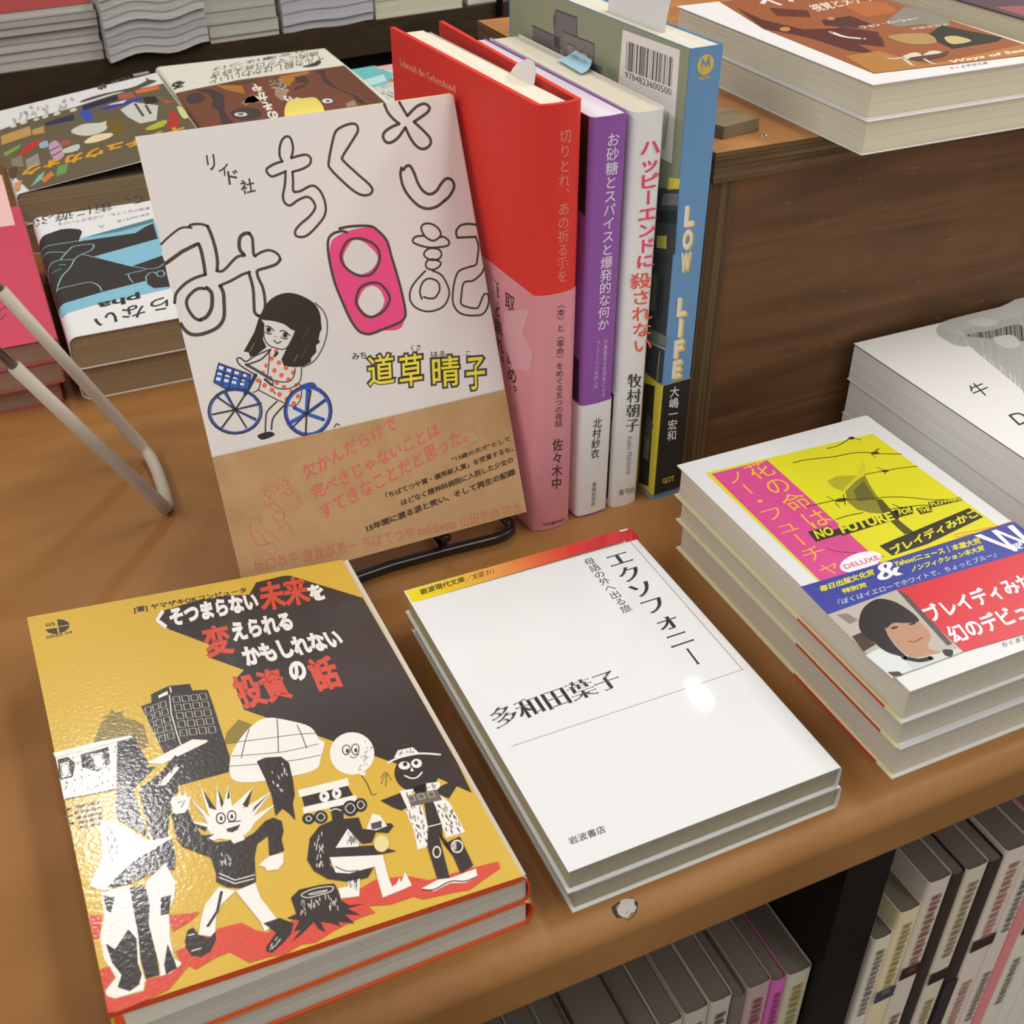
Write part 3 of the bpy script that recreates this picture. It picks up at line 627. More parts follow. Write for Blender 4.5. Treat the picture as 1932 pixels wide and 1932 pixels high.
('l','2f52a5',1,'13.38 73.8 10.78 81.52'),
('l','2f52a5',0.86,'13.38 73.8 20.39 67.93'),
('l','2f52a5',0.66,'13.38 73.8 23.95 73.8'),
('l','3a332e',0.73,'13.38 73.8 19.94 80.23'),
('l','3a332e',0.73,'13.38 73.8 7.5 80.37'),
('l','3a332e',0.6,'13.38 73.8 11.42 81.39'),
('l','3a332e',0.73,'13.38 73.8 4.16 73.9'),
('l','3a332e',0.73,'13.38 73.8 6.43 67.81'),
('l','3a332e',0.66,'13.38 73.8 16.09 65.61'),
('l','3a332e',0.6,'13.38 73.8 20.5 68.42'),
('l','3a332e',0.6,'13.38 73.8 24.04 74.19'),
('l','2a3550',1.53,'24.44 85.76 18.67 79.14'),
('eo','2f52a5',1.03,'42.47 66.82 8.92 -1.98 -2.06 -9.41'),
('eo','3a332e',0.76,'42.47 66.82 9.71 -2.16 -2.23 -10.15'),
('l','2f52a5',1.79,'41.74 65.93 44.27 75.53'),
('l','2f52a5',1.45,'41.74 65.93 50.39 69.65'),
('l','2f52a5',1.52,'41.7 65.77 47.98 61.89'),
('l','2f52a5',1.65,'40.95 65.58 33.26 63.45'),
('l','2f52a5',1.52,'41.37 65.84 37.04 69.43'),
('l','3a332e',0.83,'41.74 65.93 45.28 74.79'),
('l','3a332e',0.76,'41.61 66.14 39.35 57.48'),
('l','3a332e',0.69,'41.57 65.97 34.8 61.7'),
('l','3a332e',0.69,'41.74 65.93 49.59 69.3'),
('c','2f4a8a',0,'41.54 77.85 46.21 78.25 48.06 76.63 46.47 76.21 42.44 77.14'),
('l','2f4a8a',0.89,'47.24 76.46 50.32 72.65'),
('s','453a33',0.49,'51.77 57.77 53.1 58.89 54.14 58.01'),
('p','2f52a5',0,'11 93.28 22.69 86.3 20.06 80.72 11.48 83.07 7.58 86.43'),
('gf','e6e6ea',(0.13,4,3,0.55),'11.14 92.42 22.25 85.88 19.68 81.31 8.02 86.17'),
('lc','3a332e',0.59,'11.04 93.44 22.67 86.2 20.06 80.72 11.46 83.01 7.58 86.43'),
('l','3a332e',0.52,'13.41 91.44 10.26 84.34'),
('l','3a332e',0.53,'16.32 89.49 12.79 82.96'),
('l','3a332e',0.53,'19.56 87.46 16.29 82.04'),
('l','3a332e',0.52,'9.54 90.57 21.48 84'),
('t','453a33',(0.07,0.07,'道'),'68.85 70.59 82.25 69.44 71.2 85.07'),
('t','453a33',(0.07,0.07,'草'),'82.26 67.14 94.28 66.18 85.05 82.44'),
('t','453a33',(0.07,0.07,'晴'),'96.78 64.02 110.91 62.28 99.14 78.84'),
('t','453a33',(0.07,0.07,'子'),'111.83 59.61 122.52 58.38 114.49 75.44'),
('t','cfc23a',(0.01,0.01,'道'),'69.95 71.32 81.43 70.42 71.96 83.96'),
('t','cfc23a',(0.01,0.01,'草'),'83.44 67.92 93.56 67.15 85.78 81.38'),
('t','cfc23a',(0.01,0.01,'晴'),'97.96 64.76 110.19 63.37 99.95 77.7'),
('t','cfc23a',(0.01,0.01,'子'),'113.04 60.35 121.7 59.38 115.27 74.35'),
('t','453a33',(0.02,0.02,'みち'),'65.31 83.63 71.59 83.02 65.58 86.49'),
('t','453a33',(0.02,0.02,'くさ'),'91.22 82.16 95.7 81.66 91.63 84.75'),
('t','453a33',(0.02,0.02,'はる'),'99.79 77.85 106.34 76.86 99.91 80.24'),
('t','453a33',(0.02,0.02,'こ'),'115.51 74.94 117.73 74.78 115.68 77.06'),
('t','453a33',(0.02,0.02,'リ'),'23.97 166.77 27.28 166.8 24.45 172.79'),
('t','453a33',(0.02,0.02,'イ'),'27.6 164.14 31.67 164.16 28.24 168.67'),
('t','453a33',(0.02,0.02,'ド'),'30.67 160.51 34.9 160.65 31.1 165.75'),
('t','453a33',(0.02,0.02,'社'),'34.88 155.97 40.64 156.34 35.12 161.63'),
]
ART['comobi']=[
('t','bd5850',(0.01,0.01,'欠かんだらけで'),'34.94 38.25 79.01 50.78 34.12 44.87'),
('t','bd5850',(0.01,0.01,'完ぺきじゃないことは'),'36.68 29.14 97.32 43.93 35.89 35.53'),
('t','bd5850',(0.01,0.01,'すてきなことだと思った。'),'38.79 20.24 109.32 38.65 37.92 26.9'),
('t','453526',(0.03,0.03,'“13歳の天才”として'),'99.99 30.79 129.06 33.91 99.82 33.08'),
('t','453526',(0.03,0.03,'「ちばてつや賞・優秀新人賞」を受賞するも、'),'67.57 22.27 129.66 29.2 67.4 24.95'),
('t','453526',(0.03,0.03,'ほどなく精神科病院に入院した少女の'),'73.65 17.35 128.69 24 73.51 20.28'),
('t','453526',(0.04,0.04,'15年間に渡る涙と笑い、そして再生の記録'),'56.29 10.05 128.93 18.24 56 13.26'),
('t','b5604f',(-0.01,-0.01,'坂口恭平 曽我部恵一 ちばてつや tofubeats 山田参助 弥香'),'5.82 5.5 128.42 -0.2 6.18 11.03'),
('lc','b5604f',0.25,'15.42 38.81 26.85 42.96 32.24 29.1 23.86 25.76 16.41 32.71'),
('lc','b5604f',0.22,'16.81 38.18 26.51 41.47 30.84 29.61 24.2 27.26'),
('eo','b5604f',0.22,'18.5 37.04 1.32 -0.33 -0.3 -1.35'),
('eo','b5604f',0.22,'21.55 38.13 1.12 -0.28 -0.3 -1.35'),
('eo','b5604f',0.22,'23.92 38.68 1.12 -0.28 -0.27 -1.22'),
('eo','b5604f',0.22,'26.49 39.48 1.12 -0.28 -0.3 -1.36'),
('eo','b5604f',0.22,'19.1 33.46 1.12 -0.28 -0.26 -1.14'),
('eo','b5604f',0.22,'24.36 34.99 1.02 -0.26 -0.25 -1.14'),
('eo','b5604f',0.22,'27.08 35.75 1.21 -0.3 -0.29 -1.31'),
('eo','b5604f',0.22,'25.16 29.04 1.13 -0.29 -0.26 -1.15'),
('eo','b5604f',0.19,'17.94 26.43 4.94 -1.28 -1.32 -5.87'),
('lc','b5604f',0.22,'17.99 27.28 21.76 29.04 23.06 27.27 22.84 25.01 20.57 23.72'),
('l','b5604f',0.22,'17.96 27.15 20.79 20.91 22.56 22.47'),
('s','b5604f',0.33,'9.02 27.18 8.27 25.08 8.04 22.27 8.47 19.85 9.49 16.97 11.87 16.33 15.09 16.91'),
('s','b5604f',0.25,'9.76 27.99 12.42 27.44 13.03 26.42'),
('l','b5604f',0.28,'23.67 23.63 24.47 20.81 25.05 17.01'),
('l','b5604f',0.25,'16.63 19.98 17.47 17.44 19.3 15.49'),
('l','b5604f',0.33,'12.39 21.11 13.37 16.79'),
('s','b5604f',0.25,'11.17 14.48 13.86 11.42 16.63 12.42 15.97 15.8 12.66 16.11'),
('l','9a7a50',0.14,'35.03 49.24 28.05 47.08 30.19 39.56'),
('l','9a7a50',0.15,'112.47 45.41 114.48 37.75 105.1 35.14'),
]
ART['redspine']=[
('v','c47d66',(0,0,'切りとれ、あの祈る手を'),'8.51 188.72 14.26 188.15 8.76 125.56'),
]
ART['redobi']=[
('v','3f3032',(0,0,'〈本〉と〈革命〉をめぐる五つの夜話'),'9.12 117.99 13.34 117.2 9.41 56.41'),
('v','3f3032',(0.01,0.01,'佐々木中'),'8.39 50.81 14.31 49.48 8.31 22.78'),
('t','3f3032',(0,0,'河出書房新社'),'4.3 2.95 17.16 1.77 3.99 5.06'),
]
ART['redface']=[
('tm','d3a08f',(0.01,-0.02,'Schneid die Gebetshand'),'127.41 183.04 69.04 185.25 128.44 186.3'),
]
ART['redfaceobi']=[
('v','3f3032',(0.01,0.01,'取りて読め。'),'25.55 113.01 16.28 114.76 22.57 61.11'),
('v','3f3032',(0.01,0.01,'筆を執れ。'),'38.28 114.08 30.81 114.99 32.62 71'),
('p','c8949b',0,'25.86 103.02 3.26 113.65 8.86 99.98 0.07 94.59 2.79 84.29 17.8 78.14 27.05 89.15'),
('p','c8949b',0,'41.25 112.9 32.89 113.64 32.05 103.03 37.47 95.37'),
]
ART['pur']=[
('v','e9dff0',(0.01,0.01,'お砂糖とスパイスと爆発的な何か'),'6.73 183.65 12.75 183.42 6.25 98.29'),
('v','c9b2d4',(0,0,'不真面目な批評家による'),'9.81 93.65 12.09 93.5 10.07 64.35'),
('v','c9b2d4',(0,0,'フェミニスト批評入門'),'6.07 93.74 8.34 93.6 5.72 69.29'),
]
ART['purobi']=[
('v','3c3a3a',(0.01,0.01,'北村紗衣'),'6.37 54.82 11.12 54.03 5.67 32.9'),
('v','4a4848',(0,0,'書肆侃侃房'),'7.26 19.29 9.72 19 7.15 5.34'),
]
ART['whi']=[
('v','c9405f',(0.02,0.02,'ハッピーエンドに'),'3.21 178.96 13.36 178.57 4.9 123.28'),
('v','d5583f',(0.01,0.01,'殺されない'),'2.35 122.33 13.25 121.16 6.35 83'),
('vm','3a3836',(0.02,-0.01,'牧村朝子'),'4.73 73.65 12.45 72.1 5.3 42.16'),
('t','8a8886',(0.01,0.01,'Asako Makimura'),'6.72 40.11 7.56 18.2 9.62 39.53'),
('t','4a4846',(0,0,'青弓社'),'4.33 6.49 13.41 6.04 3.83 9.98'),
]
ART['low']=[
('e','c9a94a',0,'7.71 205.06 3.93 0.12 0.27 -3.91'),
('p','5e86ae',0,'5.81 202.57 5.6 208.26 7.65 205.56 9.16 208.57 10.17 202.77 8.6 205.44 7.89 203.55 6.65 206.17'),
('e','c9a94a',0,'8.1 202.78 1.53 -0.19 0.14 -1.21'),
('t','c9a94a',(0.02,0.02,'MATOI'),'5 199.33 10.76 199.45 4.59 200.73'),
('V','d9b24a',(0.05,0.05,'LOW LIFE'),'4.32 148.79 9.95 148.71 5.73 64.8'),
('V','f1ead8',(0.05,0.05,'LOW LIFE'),'3.73 149.36 9.08 149.32 4.75 65.89'),
]
ART['lowobi']=[
('v','eeeae6',(0.01,0.01,'大嶋一宏和'),'4.12 62.88 9.82 62.06 5.05 32.91'),
('t','cdb83a',(0.03,0.03,'GOT'),'5.14 8.37 11.95 8.23 4.54 11.66'),
]
ART['lowback']=[
('p','ecebe6',0,'48.16 208.92 6.58 209.91 6.22 165.48 50.62 164.33'),
('b','3c3a38',30,'44.71 205.23 10.12 206.17 9.9 194.89 44.52 193.67'),
('t','2f2d2b',(0,0,'9784823600500'),'44.31 190.61 9.92 191.75 44.77 193.08'),
('b','8a8885',16,'18.99 185.05 9.88 184.8 11.11 169.49 19.95 169.66'),
('p','6b6869',0,'106.94 202.3 104.65 205.83 85.27 206.27 85.37 198.55 84.29 190.67 105.22 190.08'),
('p','6b6869',0,'126.23 194.73 100.53 194.53 100.79 187 126.08 186.78'),
('p','77716f',0,'97.09 198.08 70.09 198.49 70.33 187.11 96.53 186.8'),
('p','4c4948',0,'106.33 202.42 104.28 205.62 105.43 195.22'),
('l','4c4948',0.7,'126.23 194.73 100.53 194.53 100.19 187.14'),
('l','4c4948',0.65,'97.09 198.08 70.09 198.49 70.33 187.11'),
('l','4c4948',0.65,'104.65 205.83 85.27 206.27 85.37 198.55'),
('p','8a8785',0,'93.29 193.79 87.41 193.93 87.16 189.75 93.07 189.58'),
('l','4c4948',0.49,'93.29 193.79 87.41 193.93 87.16 189.75'),
('p','c9c256',0,'80.38 192.66 76.18 192.92 76.4 189.63 80.53 189.71'),
('p','6b6869',0,'69.48 190.65 62.86 190.78 63.15 187.68 70.33 187.11'),
('p','7c836f',0,'59.68 191.79 53.28 192.18 49.76 188.66 57.18 187.99'),
('p','41474a',0,'17.68 151.81 -0.32 156.49 -1.63 128.69 19 120.89'),
('p','d0cc5a',0,'7.29 159.35 -0.79 161.06 -0.26 156.92 7.51 153.85'),
('p','6b7478',0,'10.6 151.25 -0.55 154.9 -0.8 149.93 10.89 145.99'),
('p','2f3436',0,'13.49 142.79 -0.66 147.62 -0.98 142.02 13.31 137.57'),
('p','c2bb62',0,'12.58 131.89 5.34 134.51 5.04 128.69 12.4 126.55'),
('p','3b4142',0,'20.01 120.51 -0.04 128.09 -0.07 65.38 13.87 60.55'),
('p','6f7a70',0,'13.79 87.21 -1.33 89.72 -0.98 84.66 13.61 81.29'),
('p','8a9590',0,'12.02 81.68 -1.07 84.04 -0.94 82.66 12.06 80.31'),
('p','59635c',0,'14.37 113.36 9.88 115.14 9.7 97.5 13.84 96.37'),
('l','1f2324',0.78,'7.52 112.97 6.8 95.52'),
('l','1f2324',0.78,'5.72 114.93 4.47 97.82'),
('l','1f2324',0.66,'5.19 79.13 6.44 63.53'),
('l','8a9590',0.66,'3.67 79.84 3.87 64.8'),
]
ART['lowbackobi']=[
('p','2f2b26',0,'13.67 58.89 4.87 61.53 3.57 6.13 12.36 3.18'),
('p','4d5145',0,'8.64 45.4 3.56 40.86 6.51 28.15 11.27 29.24'),
('p','6b6a58',0,'9.27 31.84 5.34 32.54 5.56 20.39 10.09 19.3'),
]
ART['pha']=[
('p','86bcd2',0,'-127.24 470.13 -78.4 485.78 -79.2 454.93 -84.18 421.54 -88.58 371.52 -106.5 369.57 -130.22 367.56 -151.73 361.69 -153.57 374.21 -139.38 379.77 -123.31 436.24'),
('p','5a8088',0,'-118.28 472.73 -78.55 484.95 -79.3 479.08 -101.01 471.63 -124.34 470.47'),
('p','3a3633',0,'-157.78 462.92 -155.95 474.97 -146.52 485.59 -136.16 491.06 -130.47 490.19 -125.19 486.07 -124.07 481.28 -128.38 465.69 -118.72 465.42 -93.33 464.74 -85.42 473.13 -80.01 476.77 -81.95 449.5 -122.59 437.46 -104.76 412.51 -84.18 421.54 -84.99 408.05 -87.05 391.11 -88.66 373.93 -97.49 375.57 -100 382.62 -99.58 388.13 -125.43 382.99 -154.29 374.54 -155.8 398.2 -156.97 427.34 -158.33 446'),
('s','9fc4c9',0.73,'-156.79 456.16 -154.46 463 -147.46 466.23 -128.81 466.71'),
('s','9fc4c9',0.72,'-156.49 448.24 -154.17 454.96 -145.89 455.13 -137.55 450.55'),
('s','9fc4c9',0.71,'-142.61 440.38 -135.43 454.34 -131.49 458.97 -120.96 457.41 -122.74 448.56 -129.52 443.74 -134.12 438.06 -138.31 426.28 -144.56 414.37 -149.81 396.17'),
('s','9fc4c9',0.66,'-149.66 397.49 -133.61 400.04 -128.62 397.77 -126.28 391.75 -125.73 384.52'),
('s','9fc4c9',0.68,'-154.88 411.86 -152.6 428.31 -144.85 439.87 -134.73 437.56'),
('s','9fc4c9',0.63,'-129 443.51 -123.21 436.97 -96.13 404.84 -84.73 409.45'),
('s','9fc4c9',0.6,'-109.82 401.47 -106.34 402.82 -97.39 403.92'),
('s','9fc4c9',0.6,'-107.83 402.03 -108.17 394.91 -107.29 388.78'),
('l','9fc4c9',0.68,'-99.58 388.13 -99.16 393.71 -96.19 398.2 -93.79 399.32 -92.5 394.32'),
('eo','9fc4c9',0.69,'-90.22 394.75 2.13 -0.97 -0.79 -4.31'),
('l','9fc4c9',0.53,'-143.96 433.37 -140.36 431.73'),
('l','9fc4c9',0.52,'-149.09 423.75 -143.17 426.25'),
('l','a9d2dd',0.65,'-128.05 371.92 -101.22 381.76'),
('t','3a3633',(0,0,'て、街に遊ぶ。'),'-73.74 533.34 -154.24 517.65 -75.4 516.69'),
('t','8a8886',(0,0,'家族がなくても、人は生きていける'),'-76.93 507.96 -136.52 503.03 -77.5 502.64'),
('t','8a8886',(0,0,'本体1200円＋税'),'-78.88 496.84 -100.87 491.56 -79.28 492.48'),
('t','6a6866',(0,0,'人'),'-109.2 487.44 -113.3 487.56 -109.75 481.62'),
('t','3a3633',(0.03,0.03,'pha'),'-106.19 374.52 -130.45 371.4 -107.18 362.43'),
('t','3a3633',(0.01,0.01,'らない'),'-92.47 362.24 -134.83 352.72 -93.87 345.09'),
]
ART['chu']=[
('p','6b5f48',0,'-4.24 148.78 15.32 157.86 54.79 160.57 88.93 169.24 128.13 166.05 128.46 27.39 79.07 -0.35 40.38 -1.25 3.26 -3.68 -12.6 82.98'),
('c','3d54b0',0,'57.4 146.5 64.63 147.12 64.29 121.76 59.05 116.19 57.17 130.38'),
('p','2c2f4a',0,'61.15 159.88 89.9 165.81 88.99 151.7 60 146.54'),
('p','3f46a0',0,'69.53 140.34 95.56 143.26 106.57 145.51 104.71 134.92 76.99 133.64'),
('p','dcdce4',0,'79.48 145.72 94.76 146.43 91.07 140.04 80.47 143.61'),
('p','d9743c',0,'104.57 164.97 124.64 166.98 122.17 153.78 104.23 155.15'),
('p','a85f50',0,'89.9 165.81 101.49 162.72 101.6 147.58 89.56 151.17'),
('p','34374f',0,'28.94 139.4 52.51 143.82 50.37 127.27 29.19 130.17'),
('p','7aa64a',0,'-6.52 90.94 7.1 101.86 5.08 93.26 -6.04 82.52'),
('c','c03a30',0,'4.24 77.81 11.4 96.1 21.19 102.34 19.4 91.31 7.72 76.86'),
('c','b8a0b8',0,'25.64 81.84 32.47 88.4 33.61 52.94 25.9 47.74'),
('l','b83a3a',2.3,'25.48 69.79 32.01 74.33'),
('l','b83a3a',2.27,'25.86 57.53 33.09 63.31'),
('c','cfcfc0',0,'44.52 101.34 54.71 112.18 67.62 105.26 74.66 105.75 68.34 84.87 53.78 82.59'),
('p','cfcfc0',0,'86.09 125.45 98.28 135.91 106.64 123.51 113.75 112.31 106.06 77.94 93.81 79.94 88.19 102.78'),
('l','5a5140',2.1,'98.71 130.7 99.05 95.38'),
('l','5a5140',2.08,'105.34 119.91 105.07 96.84'),
('c','e8d8a8',0,'50.1 69.07 59.54 79.71 72.25 73.97 68.5 65.63 57.14 63.01'),
('c','75602f',0,'72.98 107.24 84.76 101.3 77.47 64.14 70.5 78.69'),
('p','7fb8a8',0,'4.63 4.72 12.21 23.48 17.32 28.43 12.89 13.88'),
('p','d0803f',0,'12.37 14.31 21 25.38 22.32 16.95 14.25 5.65'),
('p','c09858',0,'-4.86 133.45 17.65 140.31 16.55 117.04 -6.07 111.07'),
('p','c09858',0,'17.77 129.07 27.46 131.68 26.27 115.09 17.69 116.05'),
('p','8a8068',0,'-2.81 71.91 5.34 76.88 4.56 50.3 -3.15 54.84'),
('p','99908a',0,'7.02 63.63 16.68 71.25 15.64 44.85 6.02 41.54'),
('p','6d9a58',0,'26.4 32.07 34.09 33.2 29.99 14.25 22.97 12.78'),
('p','d09868',0,'-4.47 20.97 0.87 23.76 -2.7 3.73 -6.32 6.66'),
('c','5d4a36',0,'-6.31 51.8 -0.29 54.35 -1.35 36.52 -6.35 31.51'),
('c','9ab0c0',0,'20.16 92.73 25.8 94.14 24.88 80.44 19.51 80.94'),
('p','a85a50',0,'34.45 84.6 41.22 85.03 40.35 73.33 33.65 72.93'),
('c','c8c8c0',0,'33.85 64.67 45.8 68.65 44.11 55.92 35.13 55.6'),
('e','d8d2bc',0,'5.99 150.56 2.49 -0.38 -0.37 -4.17'),
('e','d8d2bc',0,'14.19 153.56 2.84 -0.22 -0.44 -4.62'),
('e','d8d2bc',0,'24.02 152.91 2.23 -0.13 -0.35 -3.37'),
('e','d8d2bc',0,'31.14 154.71 2.58 0.04 -0.47 -4.23'),
('e','d8d2bc',0,'40.3 154.74 2.89 -0.22 -0.5 -4.24'),
('e','d8d2bc',0,'53.16 153.86 2.9 -0.22 -0.55 -4.25'),
('c','57504a',0,'62.33 173.53 76.94 177.71 103.73 176.04 117.5 184.24 123.14 181.07 122.76 175.31 102.23 167.13 89.77 173.53 63.74 169.27'),
('p','57504a',0,'117.09 181.96 118.75 195.16 119.5 187.7 121.45 183.19'),
('c','b83a34',0,'110.65 56.43 120.2 92.47 122.26 76.95 119.19 55.39 112.59 50.44'),
('c','b7b83a',0,'95.5 65.41 106.87 72.8 112.99 71.8 108.33 60.62 98.06 58.9'),
('p','d85530',0,'117.35 143.07 119.81 113.95 127.86 111.42 119.87 121.11'),
('p','303028',0,'106.65 142.96 116.17 136.7 115.72 120.06 105.59 122.06'),
('c','d5d890',0,'125.61 96.89 129.05 91.45 128.49 66.92 124.35 68.38'),
('d','b9b8b6',(22,1.7,8.48),'8.46 192.83 56.67 186.19 54.11 166.25 5.78 155.28'),
('t','57504a',(0.05,0.05,'ゆ'),'87.44 207.07 79.74 206.26 85.29 190.57'),
('t','6a625c',(0.03,0.03,'くろしおの'),'107.97 209.45 91.79 208.37 106.69 199.76'),
('p','9a9896',0,'110.58 212.49 123.71 211.12 123.33 203.15 110.36 205'),
('t','e2a02c',(0.05,0.05,'キクチュウカォク'),'122.07 52.1 3.26 48.53 119.28 32.71'),
]
ART['bro']=[
('p','7a4a38',0,'-20.24 695.21 35 711.58 127.6 717.38 124.15 590.18 86.47 523.07 -20.24 509.99 -22.57 591.47'),
('c','4c3d3c',0,'-11.38 686.32 -2.66 687.32 -1.36 671.89 -10.49 659.19 -16.62 666.77'),
('p','4c3d3c',0,'-5.08 701.08 8.84 694.71 14.29 674.59 5.03 631.07 3.76 609.13 5.57 593.04 -4.55 599.82 0.44 633.17 -1.38 647.94 3.59 664.76 3.55 679.5'),
('p','b5762f',0,'14.46 705.04 33.47 693.74 30.35 669.73 18.61 687.69'),
('p','a88a72',0,'21.05 644.77 28.25 658.35 36.37 664.49 37.33 642.1'),
('p','5c4a34',0,'16.83 706.57 48.58 707.93 48.04 697.54 18.21 700.72'),
('e','4c4040',0,'18.46 618.09 10.84 -4.95 -3.67 -15.1'),
('e','e5e0d8',0,'14.26 617.74 4.44 -2.03 -1.17 -4.87'),
('e','4c4040',0,'14.36 618.15 2.28 -1.04 -0.58 -2.44'),
('p','b5762f',0,'68.25 707.3 94.16 713.63 94.68 707.27 74.91 689.48 67.97 675.36 65.37 688.03'),
('p','4c3d3c',0,'78.5 699.63 89.68 703.5 85.3 678.91 76.18 683.08'),
('p','4c3d3c',0,'71.15 670.51 83.4 676.31 79.88 669.35 68.67 663.77'),
('p','4c3d3c',0,'99.03 711.4 108.2 710.28 102.25 682.83 102.58 653.87 109.63 628.51 110.42 601.54 104.76 606.74 106.36 630 100.48 652.02 96.44 673.81 100.71 698.45'),
('p','6f4632',0,'109.84 715.73 127.06 715.68 123.66 603.35 112.46 603.22 113.68 629.38 104.12 658.83 105.31 690.34'),
('p','a88a72',0,'26.74 655.63 34.94 665.39 36.57 645.81 22.07 639.33'),
('p','a88a72',0,'57.26 680.26 65.22 665.35 52.08 638.72 50.71 655.45'),
('p','a88a72',0,'95.13 611.14 103.88 617.69 102 602.8 93.53 601.5'),
('e','4c4444',0,'84.39 623.94 5.17 -2.36 -2.52 -8.31'),
('e','e5e0d8',0,'84.39 623.94 3.88 -1.77 -1.82 -6.01'),
('e','4c4444',0,'84.58 623.33 1.61 -0.74 -0.77 -2.55'),
('t','ece4d6',(0.05,0.05,'ひけ'),'68.31 639.3 54.96 656.23 67.5 621.16'),
('v','ece4d6',(0.05,0.05,'のそかや'),'39.28 593.79 30.43 591.78 48.14 695.91'),
('d','ece4d6',(40,1.69,1.97),'55.23 698.49 67.49 698.74 65.22 665.35 54.61 664.64'),
('c','4a3f38',0,'93.74 728.74 106.33 736.3 111.7 743.53 113 736.46 106.85 727.15 99.12 725.33'),
('t','6a6052',(0,0,'イルカ殺しはかわいいと'),'121.54 758.24 15.19 729.31 115.78 735.88'),
('t','6a6052',(0,0,'焼肉にマグロ丼大好き'),'121.43 774.14 19.55 743.2 117.63 758.07'),
('t','6a6052',(0,0,'の文庫はつけ'),'114.88 785.2 23.2 757.82 112.24 774.35'),
('t','3f3a34',(0.05,0.05,'る'),'-4.96 731.59 -17.44 725.33 -8.61 711.2'),
]
ART['tea']=[
('p','6fc0c0',0,'159.26 812.07 186.27 816.38 193.25 784.59 188.67 771.63 181.96 755.12 159.87 746.17 158.45 775.61'),
('p','bfe0de',0,'158.27 772.43 184.05 783.75 180.16 762.42 163.38 754.03'),
('p','e3b4b0',0,'185.71 812.08 203.78 814.35 198.43 794.14 185.49 803.5'),
('p','dd6a4a',0,'179.62 765.92 188.69 766.68 184.22 754.09'),
('d','8a9a98',(30,0.91,6.06),'158.05 740.76 181.96 755.12 167.58 711.99 159.99 709.49'),
]
ART['pin']=[
('p','f3c4bc',0,'-183.56 636.02 -162.42 614.22 -162.38 511.5 -190.72 512.64'),
('s','6b4a6b',1.65,'-182.44 410.31 -179.16 413 -176.94 415.08'),
('s','6b4a6b',1.26,'-183.7 380.08 -180.44 383.81 -176.66 387.36'),
('s','6b4a6b',1.07,'-184.72 366.55 -182.56 369.34 -179.14 375.43'),
]
ART['ber']=[
('p','9c5a34',0,'196.48 329.46 188.82 277.42 176.68 191.83 174.93 109.66 214.65 107.06 251.39 105.14 271.48 104.63 265.92 120.13 273.17 212.79 274.06 255.43 273.35 302.14 243.75 349.7'),
('p','5c2c26',0,'188.94 233.11 186.63 206.4 193.15 183.15 209.52 178.46 216.39 155.99 206.68 142.11 198.82 150.86 195.73 132.17 188.31 142.97 185.85 169.99 176.83 192.04'),
('p','64302a',0,'203.49 226.43 217.59 213.6 210.36 201.5 197.24 210.56'),
('p','56302a',0,'211.75 194.87 229.16 195.91 228.22 178.49 217.5 174.8 206.42 185.6'),
('p','5c2c26',0,'211.12 180.57 221.12 164.73 208.62 146.36 199.33 161.13'),
('p','8a8478',0,'266.58 200.66 273.88 184.62 273.16 169.66 255.19 160.36 250.13 168.44 236.31 169.02 235.71 177.97'),
('p','b2683a',0,'242.36 228.27 263.25 212 255.95 192.85 234.49 190.42 238.62 210.3'),
('p','33352c',0,'235.8 149.78 256.4 162.67 265.76 133.35 258.87 128.54 231.32 127.02'),
('c','cdb77a',0,'241.91 144.28 248.61 143.91 248.75 134.5 236.94 133.38'),
('p','b27c3c',0,'180.59 136.67 199.54 137.82 203.49 111.95 217.19 112.71 265.9 120.11 274.09 108.68 252.09 105.86 175.13 109.97'),
('c','b08f5a',0,'220.2 156.93 239.15 153.7 232.02 138.23 219.52 141.37'),
('c','d8cfb8',0,'203.26 126.28 213 129.17 209.69 120.93 201.94 122.08'),
('c','d8cfb8',0,'211.17 122.66 220.4 128.26 223.12 124.53 215.47 118.28'),
('c','5a4030',0,'204.96 123.09 220.53 123.25 227.35 125.08 219.6 118.8 207.81 117.01 203.12 119.16'),
('s','d8cfb8',1.57,'195.51 127.42 196.71 124.48 202.34 124.29'),
('s','d8cfb8',1.35,'201.81 124.53 198.7 116.47 197.44 112.41'),
('s','d8cfb8',1.34,'208.75 118.96 206.99 112.68 208.13 109.83'),
('s','e6dccb',2.5,'201.39 173.78 201.61 164.11 207.07 157.58'),
('e','c58a4a',0,'185.49 187.22 2.28 -1.04 -2.39 -3.39'),
('e','c58a4a',0,'217.51 195.21 1.76 -0.81 -2 -2.66'),
('t','e9dfd2',(0.03,0.03,'ジョン・バージャー'),'219.25 172.58 255.97 176.06 218.89 177.58'),
('t','e9dfd2',(0,0,'伊藤俊治 訳'),'237.74 161.29 260.78 161.23 239.45 164.73'),
('t','efe6d8',(0.03,0.03,'Ways of Seeing'),'213.58 107.8 267.33 109.76 216.11 112.73'),
('t','8a8a96',(0,0,'ちくま学芸文庫'),'207.71 101.55 228.23 101.79 210.06 104.79'),
('t','eadbdc',(0.03,0.03,'イメージ'),'204.36 225.39 266.4 248.71 205.57 248.56'),
('t','e9dccc',(0.02,0.02,'視覚とメディア'),'219.13 209.14 269.18 219.32 223.61 222.99'),
]
